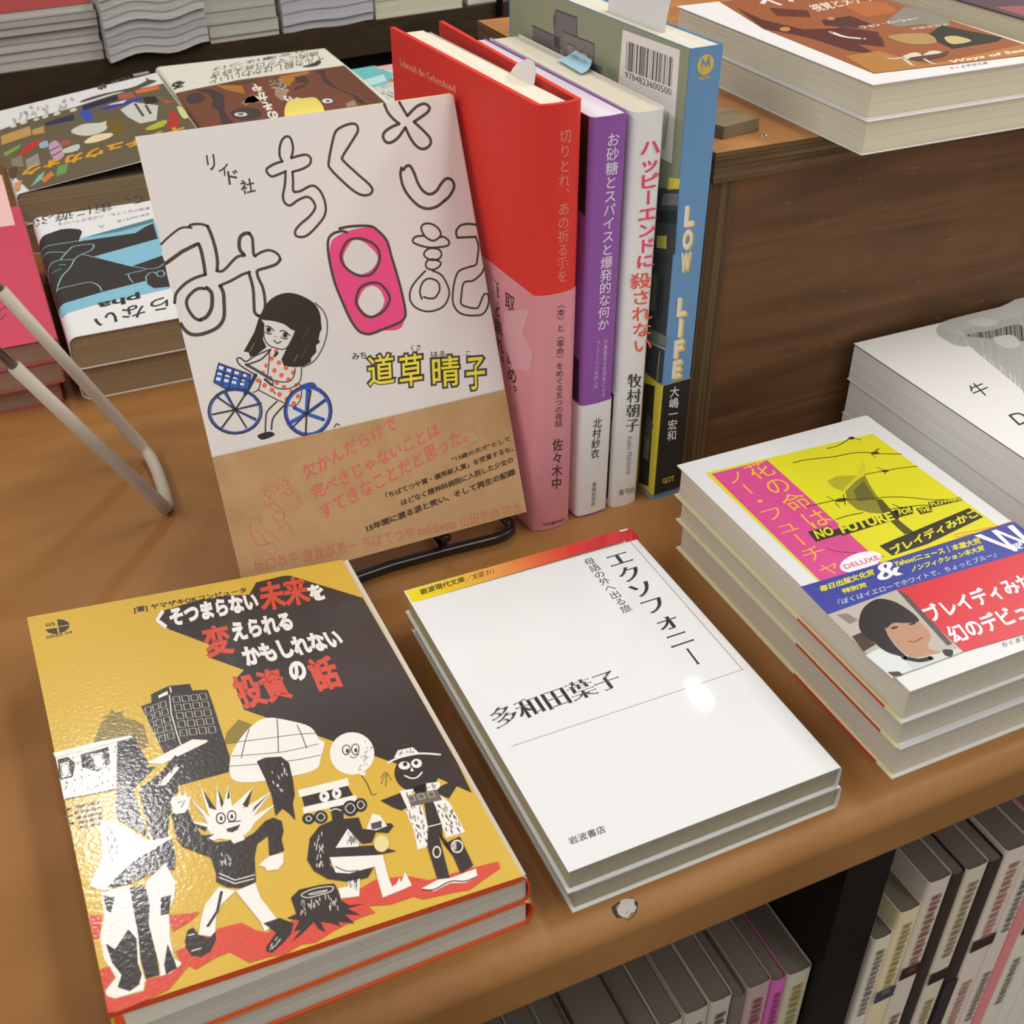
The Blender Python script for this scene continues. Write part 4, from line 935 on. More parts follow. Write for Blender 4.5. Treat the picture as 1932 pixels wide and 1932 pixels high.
ART['mag']=[
('c','c4c3be',0,'249.25 115.92 258.59 121.66 274.71 122.84 297.46 122.95 320.8 123.06 270.12 54.29 239.9 41.78 247.05 56.28 250.81 64.5 252.68 79.81 253.24 93.32 246.56 99.17 246.43 110.69'),
('c','d6d5cf',0,'258.73 105.1 275.3 104.08 292.14 103.05 280.87 88.63 265.87 98.64'),
('c','d6d5cf',0,'258.73 105.1 275.3 104.08 292.14 103.05 280.87 88.63 265.87 98.64'),
('b','b2b0ab',22,'251.1 117.56 257.5 103.72 249.81 95.19 245.93 110.11'),
('b','b6b4af',60,'261.65 110.28 305.06 110.76 242.2 42.07 252.03 93.87'),
('c','d2d1cb',0,'269.27 116.8 280.1 116.96 284.34 109.95 273.72 108.1'),
('c','cfcec8',0,'268.93 97.24 280.26 95.31 274.81 85.07 266.52 87.28'),
('t','3c3b38',(0,0,'牛'),'219.73 53.88 229.99 55.45 222.54 64.9'),
('t','3c3b38',(0,0,'D'),'219.39 28.15 227.17 28.76 221.56 37.03'),
]
ART['ber2']=[
('p','5d4550',0,'279.83 188.21 272.32 177.63 270.81 127.63 282.65 133.75 319.04 177.39'),
('p','9a5a5c',0,'281 156.82 295.74 153.36 287.78 140.79 280.64 137.78'),
]

def catmull(p, closed, k=4):
    n = len(p)
    if n < 3:
        return p
    out = []
    for i in range(n if closed else n - 1):
        p0 = p[(i - 1) % n] if (closed or i) else p[i]
        p1, p2 = p[i], p[(i + 1) % n]
        p3 = p[(i + 2) % n] if (closed or i + 2 < n) else p2
        for j in range(k):
            t = j / k
            out.append(tuple(0.5 * (2 * p1[d] + (p2[d] - p0[d]) * t + (2 * p0[d] - 5 * p1[d] + 4 * p2[d] - p3[d]) * t * t
                             + (3 * p1[d] - p0[d] - 3 * p2[d] + p3[d]) * t ** 3) for d in (0, 1)))
    if not closed:
        out.append(p[-1])
    return out
def stroke(p, w, closed):
    pts, fs, n, h = [], [], len(p), w / 2
    for i in range(n):
        a = p[i - 1] if (i or closed) else p[i]
        b = p[(i + 1) % n] if (i < n - 1 or closed) else p[i]
        dx, dy = b[0] - a[0], b[1] - a[1]
        L = math.hypot(dx, dy) or 1
        nx, ny = -dy / L * h, dx / L * h
        pts += [(p[i][0] + nx, p[i][1] + ny), (p[i][0] - nx, p[i][1] - ny)]
    for i in range(n if closed else n - 1):
        j = (i + 1) % n
        fs.append((2 * i, 2 * i + 1, 2 * j + 1, 2 * j))
    if not closed:
        for q in (p[0], p[-1]):
            b = len(pts)
            pts += [(q[0] + h * math.cos(k * math.pi / 4), q[1] + h * math.sin(k * math.pi / 4)) for k in range(8)]
            fs.append(tuple(range(b, b + 8)))
    return pts, fs
def fill(p):
    t = tessellate_polygon([[Vector((x, y, 0)) for x, y in p]])
    return list(p), [tuple(q) for q in t]
def bil(q, s, t):
    a = [(q[0][d] * (1 - s) + q[1][d] * s) * (1 - t) + (q[3][d] * (1 - s) + q[2][d] * s) * t for d in (0, 1)]
    return tuple(a)

GLY = {}
def glyphs(text, ox=0.0, oy=0.0):
    """text as (points, faces, advance box) in em units; outlines grown by ox / oy"""
    k = (text, ox, oy)
    if k in GLY:
        return GLY[k]
    cu = bpy.data.curves.new('lettering', 'FONT')
    cu.body = text
    ob = bpy.data.objects.new('lettering', cu)
    COL.objects.link(ob)
    dg = bpy.context.evaluated_depsgraph_get()
    src = ob.to_curve(dg)
    c2 = bpy.data.curves.new('outline', 'CURVE')
    c2.dimensions, c2.fill_mode = '2D', 'BOTH'
    strips = []
    for sp in src.splines:
        bz = sp.bezier_points
        n = len(bz)
        if n < 2:
            continue
        L = []
        for i in range(n):
            a, b = bz[i], bz[(i + 1) % n]
            straight = ((a.handle_right - a.co).length + (b.handle_left - b.co).length) < 0.02 or \
                abs((b.co - a.co).cross(a.handle_right - a.co).z) + abs((b.co - a.co).cross(b.handle_left - a.co).z) < 1e-4
            for j in range(1 if straight else 3):
                t = j / 3
                q = a.co * (1 - t) ** 3 + a.handle_right * 3 * t * (1 - t) ** 2 + b.handle_left * 3 * t * t * (1 - t) + b.co * t ** 3
                if not L or (q - L[-1]).length > 1e-3:
                    L.append(q.copy())
        if len(L) < 3:
            continue
        if ox or oy:
            M, m = [], len(L)
            for i in range(m):
                d0, d1 = (L[i] - L[i - 1]).normalized(), (L[(i + 1) % m] - L[i]).normalized()
                n0, n1 = Vector((d0.y, -d0.x, 0)), Vector((d1.y, -d1.x, 0))
                nn = n0 + n1
                nn = nn.normalized() if nn.length > 0.2 else n0
                f = min(1.6, 1.0 / max(0.5, nn.dot(n0)))
                M.append(L[i] + Vector((nn.x * ox * f, nn.y * oy * f, 0)))
            strips.append((L, M))
            L = [Vector((p.x + min(0, ox) / (ox or 1) * (m.x - p.x), p.y + min(0, oy) / (oy or 1) * (m.y - p.y), 0)) for p, m in zip(L, M)]
        ns = c2.splines.new('POLY')
        ns.points.add(len(L) - 1)
        for i, q in enumerate(L):
            ns.points[i].co = (q.x, q.y, 0, 1)
        ns.use_cyclic_u = True
    ob.to_curve_clear()
    o2 = bpy.data.objects.new('outline', c2)
    COL.objects.link(o2)
    dg = bpy.context.evaluated_depsgraph_get()
    me = bpy.data.meshes.new_from_object(o2.evaluated_get(dg))
    pts = [(v.co.x, v.co.y) for v in me.vertices]
    fs = [tuple(p.vertices) for p in me.polygons]
    for L, M in strips:
        if max(ox, oy) <= 0:
            continue
        b0, n = len(pts), len(L)
        pts += [(p.x, p.y) for p in L]
        pts += [(m.x if ox > 0 else p.x, m.y if oy > 0 else p.y) for p, m in zip(L, M)]
        fs += [(b0 + i, b0 + (i + 1) % n, b0 + n + (i + 1) % n, b0 + n + i) for i in range(n)]
    bpy.data.meshes.remove(me)
    bpy.data.objects.remove(o2)
    bpy.data.curves.remove(c2)
    bpy.data.objects.remove(ob)
    bpy.data.curves.remove(cu)
    GLY[k] = (pts, fs)
    return GLY[k]
def split(items, cuts):
    for cu in cuts:
        out = []
        for pts, fs in items:
            np_, nf = list(pts), []
            for f in fs:
                lo, hi = [], []
                m = len(f)
                for k in range(m):
                    a, b = f[k], f[(k + 1) % m]
                    xa, xb = np_[a][0] - cu, np_[b][0] - cu
                    (lo if xa <= 0 else hi).append(a)
                    if (xa <= 0) != (xb <= 0):
                        t = xa / (xa - xb)
                        np_.append((cu, np_[a][1] + (np_[b][1] - np_[a][1]) * t))
                        lo.append(len(np_) - 1)
                        hi.append(len(np_) - 1)
                nf += [tuple(q) for q in (lo, hi) if len(q) > 2]
            out.append((np_, nf))
        items = out
    return items
def rounded(z, xe, r, side, base=None, y0=-1e9):
    """surface of a lying cover whose spine edge at x = xe is rounded by r; also the cut lines it needs"""
    xc = xe + r if side == 'L' else xe - r
    sg = -1 if side == 'L' else 1
    def P(u, v, l):
        d = (u - xc) * sg
        v = max(v, y0)
        zz = base(u) if base else z
        if d <= 0:
            return (u, v, zz + l)
        a = min(d / r, 1.5)
        return (xc + sg * (r + l) * math.sin(a), v, zz - r + (r + l) * math.cos(a))
    return P, [xc + sg * r * k for k in (0.0, 0.3, 0.6, 0.9, 1.2, 1.5)]
TURN = 'ー（）()〈〉「」『』…〜'
def art(mb, name, P, gain=1.0, rough=0.5, spec=0.3, coat=0.0, bump=0.0, eps=0.02, base=1, cuts=()):
    """lay the ink of surface «name» on a mesh; P(u, v, lift) gives the world point"""
    rnd = random.Random(name)
    boxes = []
    def put(items, col):
        allp = [q for pts, fs in items for q in pts]
        if not allp:
            return
        bb = (min(q[0] for q in allp), min(q[1] for q in allp), max(q[0] for q in allp), max(q[1] for q in allp))
        lv = base
        for b2, l2, c2 in boxes:
            if c2 != col and bb[0] < b2[2] and b2[0] < bb[2] and bb[1] < b2[3] and b2[1] < bb[3]:
                lv = max(lv, l2 + 1)
        boxes.append((bb, lv, col))
        m = mat(col, rough, spec, gain, 0.0, coat, bump)
        if cuts:
            items = split(items, cuts)
        for pts, fs in items:
            mb.add([P(q[0], q[1], lv * eps) for q in pts], fs, m)
    for op, col, ext, s in ART[name]:
        n = [float(x) for x in s.split()]
        p = list(zip(n[0::2], n[1::2]))
        if op == 'p':
            put([fill(p)], col)
        elif op == 'c':
            put([fill(catmull(p, True))], col)
        elif op in ('s', 'l'):
            put([stroke(catmull(p, False) if op == 's' else p, ext, False)], col)
        elif op in ('sc', 'lc'):
            put([stroke(catmull(p, True) if op == 'sc' else p, ext, True)], col)
        elif op in ('e', 'eo'):
            c, a, b = p
            r = [(c[0] + a[0] * math.cos(t) + b[0] * math.sin(t), c[1] + a[1] * math.cos(t) + b[1] * math.sin(t))
                 for t in [2 * math.pi * k / 24 for k in range(24)]]
            put([fill(r) if op == 'e' else stroke(r, ext, True)], col)
        elif op in ('t', 'tm'):
            pts, fs = glyphs(ext[2], ext[0], ext[1])
            if not pts:
                continue
            x0, x1 = min(q[0] for q in pts), max(q[0] for q in pts)
            y0, y1 = min(q[1] for q in pts), max(q[1] for q in pts)
            A, B, T = p
            put([([(A[0] + (B[0] - A[0]) * (q[0] - x0) / (x1 - x0) + (T[0] - A[0]) * (q[1] - y0) / (y1 - y0),
                    A[1] + (B[1] - A[1]) * (q[0] - x0) / (x1 - x0) + (T[1] - A[1]) * (q[1] - y0) / (y1 - y0)) for q in pts], fs)], col)
        elif op in ('v', 'vm', 'V'):
            A, B, D = p
            N, its = len(ext[2]), []
            for i, ch in enumerate(ext[2]):
                if ch in ' 　':
                    continue
                pts, fs = glyphs(ch, ext[0], ext[1])
                if not pts:
                    continue
                x0, x1 = min(q[0] for q in pts), max(q[0] for q in pts)
                y0, y1 = min(q[1] for q in pts), max(q[1] for q in pts)
                out = []
                for x, y in pts:
                    if op == 'V':
                        u, w = 0.04 + 0.92 * (x - x0) / (x1 - x0), 0.06 + 0.88 * (y1 - y) / (y1 - y0)
                        if ch == 'I':
                            u = 0.32 + 0.36 * (x - x0) / (x1 - x0)
                    else:
                        u, w = x, 0.88 - y
                        if ch in TURN:
                            u, w = 1 - w, u
                        if ch in '、。':
                            u, w = u + 0.58, w - 0.58
                    w = (w + i) / N
                    out.append((A[0] + (B[0] - A[0]) * u + (D[0] - A[0]) * w, A[1] + (B[1] - A[1]) * u + (D[1] - A[1]) * w))
                its.append((out, fs))
            put(its, col)
        elif op in ('g', 'gf'):
            w, nx, ny, fr = ext
            its = []
            for i in range(nx):
                for j in range(ny):
                    a0, a1, b0, b1 = i / nx, (i + fr) / nx, j / ny, (j + fr) / ny
                    q = [bil(p, a0, b0), bil(p, a1, b0), bil(p, a1, b1), bil(p, a0, b1)]
                    its.append(stroke(q, w, True) if op == 'g' else fill(q))
            put(its, col)
        elif op == 'd':
            cnt, w, L = ext
            dx, dy = p[3][0] - p[0][0], p[3][1] - p[0][1]
            k = math.hypot(dx, dy) or 1
            its = []
            for i in range(cnt):
                c = bil(p, rnd.random(), rnd.random())
                l = L * rnd.uniform(0.6, 1.2) / 2
                an = rnd.uniform(-0.25, 0.25)
                ux, uy = dx / k * math.cos(an) - dy / k * math.sin(an), dx / k * math.sin(an) + dy / k * math.cos(an)
                its.append(stroke([(c[0] - ux * l, c[1] - uy * l), (c[0] + ux * l, c[1] + uy * l)], w * rnd.uniform(0.7, 1.2), False))
            put(its, col)
        elif op == 'b':
            its, x = [], 0.0
            ws = [rnd.choice((1, 1, 2, 3)) for _ in range(ext * 2)]
            tot = sum(ws)
            for i, wv in enumerate(ws):
                if i % 2 == 0:
                    its.append(fill([bil(p, x / tot, 0), bil(p, (x + wv) / tot, 0), bil(p, (x + wv) / tot, 1), bil(p, x / tot, 1)]))
                x += wv
            put(its, col)
        elif op == 'gr':
            cs = col.split(',')
            N = 64
            for i in range(N):
                t = i / (N - 1) * (len(cs) - 1)
                k = min(int(t), len(cs) - 2)
                h = ''.join('%02x' % int(int(cs[k][d:d + 2], 16) * (1 - t + k) + int(cs[k + 1][d:d + 2], 16) * (t - k)) for d in (0, 2, 4))
                put([fill([bil(p, i / N, 0), bil(p, (i + 1) / N, 0), bil(p, (i + 1) / N, 1), bil(p, i / N, 1)])], h)

# ------------------------------------------------------------------ books
def profile(W, T, r=2.0, bulge=0.6, lift=0.0, n=6):
    """front cover -> spine -> back cover as a polyline (a, c); the spine stands at a = W"""
    p = []
    for i in range(5):
        a = (W - r) * i / 4.0
        p.append((a, T + lift * (1 - i / 4.0)))
    r2 = min(r, T / 2 - 0.1)
    for i in range(1, n):
        t = math.pi / 2 * i / n
        p.append((W - r + (r + bulge * 0.5) * math.sin(t), T - r2 * (1 - math.cos(t))))
    p.append((W + bulge, T * 0.5))
    for i in range(n - 1, 0, -1):
        t = math.pi / 2 * i / n
        p.append((W - r + (r + bulge * 0.5) * math.sin(t), r2 * (1 - math.cos(t))))
    p += [(W - r, 0.0), (0.0, 0.0)]
    return p
def inset(p, th):
    out, n = [], len(p)
    for i in range(n):
        a, b = p[max(i - 1, 0)], p[min(i + 1, n - 1)]
        dx, dy = b[0] - a[0], b[1] - a[1]
        L = math.hypot(dx, dy) or 1
        out.append((p[i][0] + dy / L * th, p[i][1] - dx / L * th))
    return out

def book(name, label, cat, fr, W, H, T, cover, paper, group=None, th=0.35, r=2.0, bulge=0.5, lift=0.0, plift=0.0, margin=1.0,
         paxis='z', inner=None, gain=1.0, rough=0.5, spec=0.3, coat=0.0, bump=0.0, decorate=None, pgain=1.0, paper2=None, smooth=False):
    """a paperback in frame fr(a, b, c): a from fore-edge to spine, b along the height, c through the thickness"""
    o = fr(W / 2, H / 2, 0)
    lo = min(fr(a, b, c).z for a in (0, W) for b in (0, H) for c in (0, T))
    t = thing(name, label, cat, (o.x, o.y, lo), group)
    mb = MB()
    p = profile(W, T, r, bulge, lift)
    q = inset(p, -th if False else th)
    q = [(a, c) for a, c in q]
    # outer lies outside, inner inside the book
    mb.ribbon(p, q, mat(cover, rough, spec, gain, 0.0, coat, bump), fr, 0, H, smooth)
    if inner:
        k = [(a, c - 0.02) for a, c in q[:5]]
        mb.add([fr(a, b, c) for b in (0.1, H - 0.1) for a, c in k], [(i, i + 1, 5 + i + 1, 5 + i) for i in range(4)], mat(inner, 0.6, 0.2, gain))
        mb.add([fr(a, b, th + 0.03) for b in (0.05, H - 0.05) for a in (0.02, margin + 0.4)], [(0, 1, 3, 2)], mat(inner, 0.6, 0.2, gain))
        mb.add([fr(-0.02, b, c) for b in (0.05, H - 0.05) for c in (0.0, th)], [(0, 1, 3, 2)], mat(inner, 0.6, 0.2, gain))
    if decorate:
        decorate(mb, t)
    mb.build('cover', t)
    pm = MB()
    q2 = inset(profile(W, T, r, bulge, 0.0), th + 0.12)
    sec = [(margin, T - th - 0.12 + plift)] + [(a, c) for a, c in q2 if a > margin + 0.5] + [(margin, th + 0.12)]
    n = len(sec)
    pts = [fr(a, b, c) for b in (margin, H - margin) for a, c in sec]
    pm.add(pts, [tuple(range(n)), tuple(range(2 * n - 1, n - 1, -1))] + [(k, n + k, n + (k + 1) % n, (k + 1) % n) for k in range(n)], pages(paper, paxis, paper2, pgain))
    pm.build('page_block', t)
    return t
def flat(x, y, z, yaw=0.0, spine='R', W=0.0):
    """lying book with its front lower left corner at x, y (spine on the right or the left)"""
    c, s = math.cos(yaw), math.sin(yaw)
    if spine == 'R':
        return frame((x, y, z), (c, s, 0), (-s, c, 0), (0, 0, 1))
    return frame((x + W * c, y + W * s, z), (-c, -s, 0), (-s, c, 0), (0, 0, 1))
def onplane(z, dz=0.0):
    return lambda u, v, l: (u, v, z + dz + l)

# ================================================================== SETTING
def struct(mb, name):
    o = mb.build(name)
    o['kind'] = 'structure'
    return o
m_floor = noisy('floor_tile', ['4a4038', '5a4e44'], 6, rough=0.5)
m_wall = noisy('wall_paint', ['8a8174', '948b7e'], 3, rough=0.8)
b = MB(); b.box((-2600, -2000, -850), (3000, 2900, -800), m_floor); struct(b, 'floor')
b = MB(); b.box((-2600, 2800, -800), (3000, 2900, 1650), m_wall); struct(b, 'wall_back')
b = MB(); b.box((-2600, -2000, 1650), (3000, 2900, 1700), mat('d8d2c6', 0.8)); struct(b, 'ceiling')
for (p, sx, sy, pw), lb in zip(LAMPS, ['short ceiling lamp above the back magazine shelf', 'small square ceiling lamp behind the wooden crate',
                                      'long ceiling lamp left of the table', 'long added fill lamp behind the viewer on the left', 'long added fill lamp right of the table', 'long added fill lamp behind the viewer on the right', 'added overhead fill lamp above the plywood crate']):
    t = thing('shop_and_fill_lamp', lb, 'lamp', (p[0], p[1], 1650), 'ceiling lamps of the shop')  # shop lamps first, then the added fill lamps in matching housings
    hb = MB(); hb.box((p[0] - sx / 2 - 15, p[1] - sy / 2 - 15, 1605), (p[0] + sx / 2 + 15, p[1] + sy / 2 + 15, 1650), mat('e8e4dc', 0.5)); hb.build('housing', t)

# ---- table
m_lino = noisy('tan_leatherette', ['7d552f', '8d6234', '996c3d'], 9, (1, 1.6, 1), 0.42, 0.3, 1.18, 8, 0.12, 0.6, (0.34, 0.68))
m_dark = noisy('dark_stain', ['17120f', '221b17'], 12, (1, 6, 1), 0.6, 0.2)
t = thing('display_table', 'tan brown covered shop table with a rounded front edge', 'table', (0, 300, -800))
X0, X1, YB = -620, 760, 862
prof = [(YB, 0)]
R_ = 9.0
prof += [(-76 - R_ * math.sin(k * math.pi / 12), -R_ + R_ * math.cos(k * math.pi / 12)) for k in range(7)]
prof = prof[:1] + [(-76 - R_ * math.sin(k * math.pi / 44), -R_ + R_ * math.cos(k * math.pi / 44)) for k in range(23)]
prof += [(-85, -24)]
prof += [(-82.5 - 2.5 * math.cos(k * math.pi / 8), -24 - 2.5 * math.sin(k * math.pi / 8)) for k in range(1, 5)]
prof += [(YB, -26.5)]
mb = MB()
n = len(prof)
pts = [(x, y, z) for x in (X0, X1) for y, z in prof]
mb.add(pts, [(i, (i + 1) % n, n + (i + 1) % n, n + i) for i in range(n)], m_lino, False)
mb.add([(x, y, z) for x in (X0, X1) for y, z in ((YB, 0), (-76, 0), (-85, -9), (-85, -24), (-82.5, -26.5), (YB, -26.5))], [(0, 1, 2, 3, 4, 5), (11, 10, 9, 8, 7, 6)], m_lino)
top = mb.build('table_top', t)
mb = MB()
rc = random.Random(4)
def chip(cx, cy, r0, ln, m, lift):
    n = 14
    q = []
    for k in range(n):
        a = 2 * math.pi * k / n
        r = r0 * rc.uniform(0.75, 1.2)
        q.append((cx + math.cos(a) * r * ln, cy + math.sin(a) * r))
    pts = []
    for x, y in q:
        if y < -76:
            s = min(1.0, (-76 - y) / R_); z = -R_ + R_ * math.sqrt(max(0, 1 - s * s))
        else:
            z = 0
        pts.append((x, y, z + lift))
    c = (cx, cy, sum(p[2] for p in pts) / n + 0.12)
    mb.add(pts + [c], [(k, (k + 1) % n, n) for k in range(n)], m)
chip(-33, -80.2, 3.2, 1.5, mat('39362a', 0.8), 0.10)
chip(-33.2, -80.2, 2.3, 1.5, mat('b8b6ae', 0.8), 0.22)
o = mb.build('worn_chip', t); o['label'] = 'chipped pale spot in the table edge'
for a, bq in (((X0, -70, -800), (X0 + 20, YB, -26.6)), ((72.5, -72, -800), (96, 300, -26.6)), ((X1 - 20, -70, -800), (X1, YB, -26.6))):
    mb = MB(); mb.box(a, bq, m_dark); mb.build('divider', t)
mb = MB(); mb.box((X0 + 20, 300, -800), (X1 - 20, 318, -26.6), m_dark); mb.build('back_panel', t)
for xa, xb in ((X0 + 20, 72.5), (96, X1 - 20)):
    mb = MB(); mb.box((xa, -72, -322), (xb, 300, -304), m_dark); mb.build('shelf_board', t)

# ---- books below the table
rl = random.Random(11)
m_blur = {}
def lower_book(x, w, top, cover, label, group, band=None, ink=None, paper='7a7064', d=118, y=-68, spine2=None):
    h = top + 303.6
    fr = frame((x, y + d, -303.6), (0, -1, 0), (0, 0, 1), (1, 0, 0))
    def dec(mb, t):
        y0 = y - 0.75
        def P(u, v, l):
            return (x + u, y0 - l, -303.6 + v)
        if spine2:
            mb.add([P(0.4, 0.5, .02), P(w - .4, 0.5, .02), P(w - .4, h * 0.55, .02), P(.4, h * 0.55, .02)], [(0, 1, 2, 3)], mat(spine2))
        if band:
            v0 = h * rl.uniform(0.55, 0.66)
            mb.add([P(0.3, v0, .05), P(w - .3, v0, .05), P(w - .3, v0 + 9, .05), P(.3, v0 + 9, .05)], [(0, 1, 2, 3)], mat(band))
        if ink:
            for lo, hi in ((0.68, 0.95), (0.30, 0.50)):
                v = h * hi
                while v > h * lo:
                    k = rl.uniform(3.2, 4.6)
                    uu = w * 0.28
                    for q in range(3):
                        vv = v - q * k * 0.30
                        mb.add([P(uu, vv, .09), P(w - uu * rl.uniform(.8, 1.3), vv, .09), P(w - uu * rl.uniform(.8, 1.3), vv - k * .17, .09), P(uu * rl.uniform(.9, 1.2), vv - k * .17, .09)], [(0, 1, 2, 3)], mat(ink))
                    v -= k * 1.12
    return book('shelved_book', label, 'book', fr, d, h, w, cover, paper, group, paxis='x', decorate=dec, margin=1.2, gain=2.1 if 'right' in group else 1.4)  # right row coloured lighter, left row darker, for how light reaches them
GR = 'books under the table right of the black divider'
rows = [(11, -121, 'a9a294', '6a5f4e', None, None, 'cream spine, lowest book, next to the black divider'), (12, -108, 'b5a888', '9b8a4a', '4c4764', None, 'beige spine with yellow lettering'),
        (13, -94, 'a39a8d', '8c4a42', '35281f', None, 'grey beige spine with red lettering'), (8, -96, '2a211d', None, None, None, 'thin dark brown spine'),
        (13, -97, 'a59b8a', '8a7a50', '35281f', None, 'beige spine with ochre lettering'), (9, -99, '2b2120', None, None, '3b3038', 'dark spine beside the beige one'),
        (15, -96, 'aba094', 'b0685e', '3a2d22', None, 'pinkish beige spine with red lettering'), (11, -98, 'a8a096', '5a5048', None, None, 'grey spine with brown lettering'),
        (8, -97, 'c4777a', None, None, None, 'thin salmon pink spine'), (12, -99, 'b0aa9c', '5a5030', '2c2b26', None, 'pale spine with a black band right of the pink one'),
        (10, -95, 'c4c0b8', None, None, None, 'plain white spine'), (13, -97, 'b3aea4', '4f4a44', '322c26', None, 'pale grey spine with black lettering, fourth from the right end'),
        (12, -101, 'aea89e', '4a5a6a', None, None, 'pale spine with bluish lettering'), (13, -98, 'b2aca0', '50463c', '2c2724', None, 'pale spine with a black band, second from the right end'),
        (14, -96, 'b8b2a6', '5a4a3c', None, None, 'cream spine at the right end of the row')]
x = 104.5
for w, top_, cv, ink, band, sp2, lb in rows:
    lower_book(x, w, top_, cv, 'shelved paperback under the table, ' + lb, GR, band, ink, spine2=sp2)
    x += w + 0.25
GL = 'books under the table left of the black divider'
rowl = [(13, -118, 'b0a990', '9a8a4a', None, 'cream spine with yellow lettering beside the divider'), (8, -117, 'b85a9a', '8c3a70', None, 'thin magenta spine'),
        (12, -114, 'a58a86', '7a3a40', '6a4a50', 'dusty rose spine with dark red lettering'), (7, -116, '6a5a58', None, None, 'thin grey brown spine'),
        (11, -112, 'aaa396', '3c342c', '3a302a', 'pale spine with black lettering, fifth from the divider'), (12, -112, 'a8a194', '40362e', None, 'pale spine with brown lettering, sixth from the divider'),
        (11, -113, 'aca598', '3c342c', '2e2824', 'pale spine with a black band, seventh from the divider'), (12, -112, 'a9a295', '3c342c', None, 'pale spine, eighth from the divider'),
        (20, -108, '4a3526', None, None, 'thick dark brown spine'), (11, -112, '9a9488', '40382e', None, 'grey spine left of the thick brown book'),
        (12, -113, '8f897e', None, None, 'plain grey spine, eleventh from the divider'), (11, -112, '98917f', '40382e', None, 'grey beige spine, twelfth from the divider'),
        (12, -112, '938b80', None, None, 'plain taupe spine, thirteenth from the divider'), (13, -113, '8d8779', '40382e', None, 'taupe spine at the left end of the row')]
x = 72.0
for w, top_, cv, ink, band, lb in rowl:
    x -= w + 0.25
    lower_book(x, w, top_, cv, 'shelved paperback under the table, ' + lb, GL, band, ink)

# ================================================================== BACK SHELF WITH MAGAZINES
yw = 0.1425
cy_, sy_ = math.cos(yw), math.sin(yw)
bf = frame((-138, 1119, -16), (cy_, sy_, 0), (-sy_, cy_, 0), (0, 0, 1))
m_plank = noisy('dark_walnut', ['33261c', '43331f', '3a2b20'], 8, (1, 10, 10), 0.55, 0.3, 1.0, 6)
t = thing('magazine_shelf', 'dark brown wooden shelf behind the table carrying magazine stacks', 'shelf', (200, 1300, -800))
mb = MB(); mb.box((-700, 0, -39), (1200, 420, 0), m_plank, bf); mb.build('shelf_board', t)
mb = MB(); mb.box((-680, 25, -784), (1180, 45, -39), m_dark, bf); mb.build('front_panel', t)
for a in (-690, 1170):
    mb = MB(); mb.box((a, 30, -784), (a + 20, 410, -39), m_dark, bf); mb.build('side_panel', t)
rm = random.Random(5)
def magazine(a0, a1, b0, c, th, paper, cover, label, group, wav=0.0, top=None, depth=190, cat='magazine', nm='magazine'):
    """one limp magazine in a stack; its long edge may sag in a wave"""
    mb = MB()
    n = 12 if wav else 2
    st, pm = [], pages(paper, 'z', shade(paper, 0.86))
    for i in range(n + 1):
        a = a0 + (a1 - a0) * i / n
        s = wav * (math.sin(3.0 * math.pi * i / n - 1.2) * 0.5 + 0.5 * i / n)
        st.append((a, s))
    for lo, hi, m, g in ((0.0, 0.35, mat(cover), 0.0), (0.36, th - 0.36, pm, 0.7), (th - 0.35, th - 0.02, mat(top or cover), 0.0)):
        pts = []
        for bb in (b0 + g, b0 + depth):
            pts += [bf(a, bb, c + lo + s) for a, s in st] + [bf(a, bb, c + hi + s) for a, s in st]
        F, k, K = [], n + 1, 2 * (n + 1)
        for i in range(n):
            F += [(i, i + 1, k + i + 1, k + i), (K + i + 1, K + i, K + k + i, K + k + i + 1), (k + i, k + i + 1, K + k + i + 1, K + k + i), (i + 1, i, K + i, K + i + 1)]
        F += [(0, k, K + k, K), (n, K + n, K + k + n, k + n)]
        mb.add(pts, F, m)
    q = bf((a0 + a1) / 2, b0 + depth / 2, c)
    return tag(mb.build(nm, None, (q.x, q.y, q.z)), label, cat, group)
ORD = ['lowest', 'second from the bottom', 'third from the bottom', 'fourth from the bottom', 'fifth from the bottom', 'sixth from the bottom',
       'seventh from the bottom', 'eighth from the bottom', 'ninth from the bottom', 'tenth from the bottom']
STK = [(-80, 114, 4, [9.5, 9, 8.5, 8, 8, 7.5, 7.5], 'cbc4bd', 0.0, 'leftmost grey magazine stack on the back shelf', 'leftmost magazine stack on the back shelf'),
       (117, 233, -8, [8, 9, 9, 9, 9, 9, 9, 9], 'd2cdca', 6.0, 'wavy grey magazine stack on the back shelf', 'wavy magazine stack on the back shelf'),
       (236, 322, 0, [6, 14, 14, 16, 14, 14], 'd8d5c4', 0.0, 'pale magazine stack right of the wavy stack', 'pale narrow stack on the back shelf'),
       (329, 449, 0, [9, 13, 13, 13, 12, 12], 'c9c6cc', 2.0, 'bluish grey magazine stack on the back shelf', 'bluish grey stack on the back shelf'),
       (456, 580, 4, [21, 20, 19, 20], 'dcd8bc', 0.0, 'pale yellowish magazine stack behind the red hardcover', 'pale yellowish stack on the back shelf'),
       (590, 690, 8, [24, 24, 24], 'e4e2d4', 0.0, 'white magazine stack behind the dark rod', 'white stack on the back shelf')]
for a0, a1, b0, ths, pc, wav, lb, grp in STK:
    c = 0.1
    for i, th in enumerate(ths):
        j = 0.0 if wav else rm.uniform(-2, 2)
        tp = ('b04a4a' if (a0 == -80 and i == len(ths) - 1) else None)
        magazine(a0 + j * (a0 > 0), a1 + j * 0.6, b0 + rm.uniform(-1.5, 2.5), c, th, shade(pc, rm.uniform(0.93, 1.05)), 'a9a49e' if i % 3 else 'bdb8b0',
                 '%s in the %s' % ('topmost' if i == len(ths) - 1 else ORD[i], lb), grp, wav, tp)
        c += th + 0.15
mb = MB()
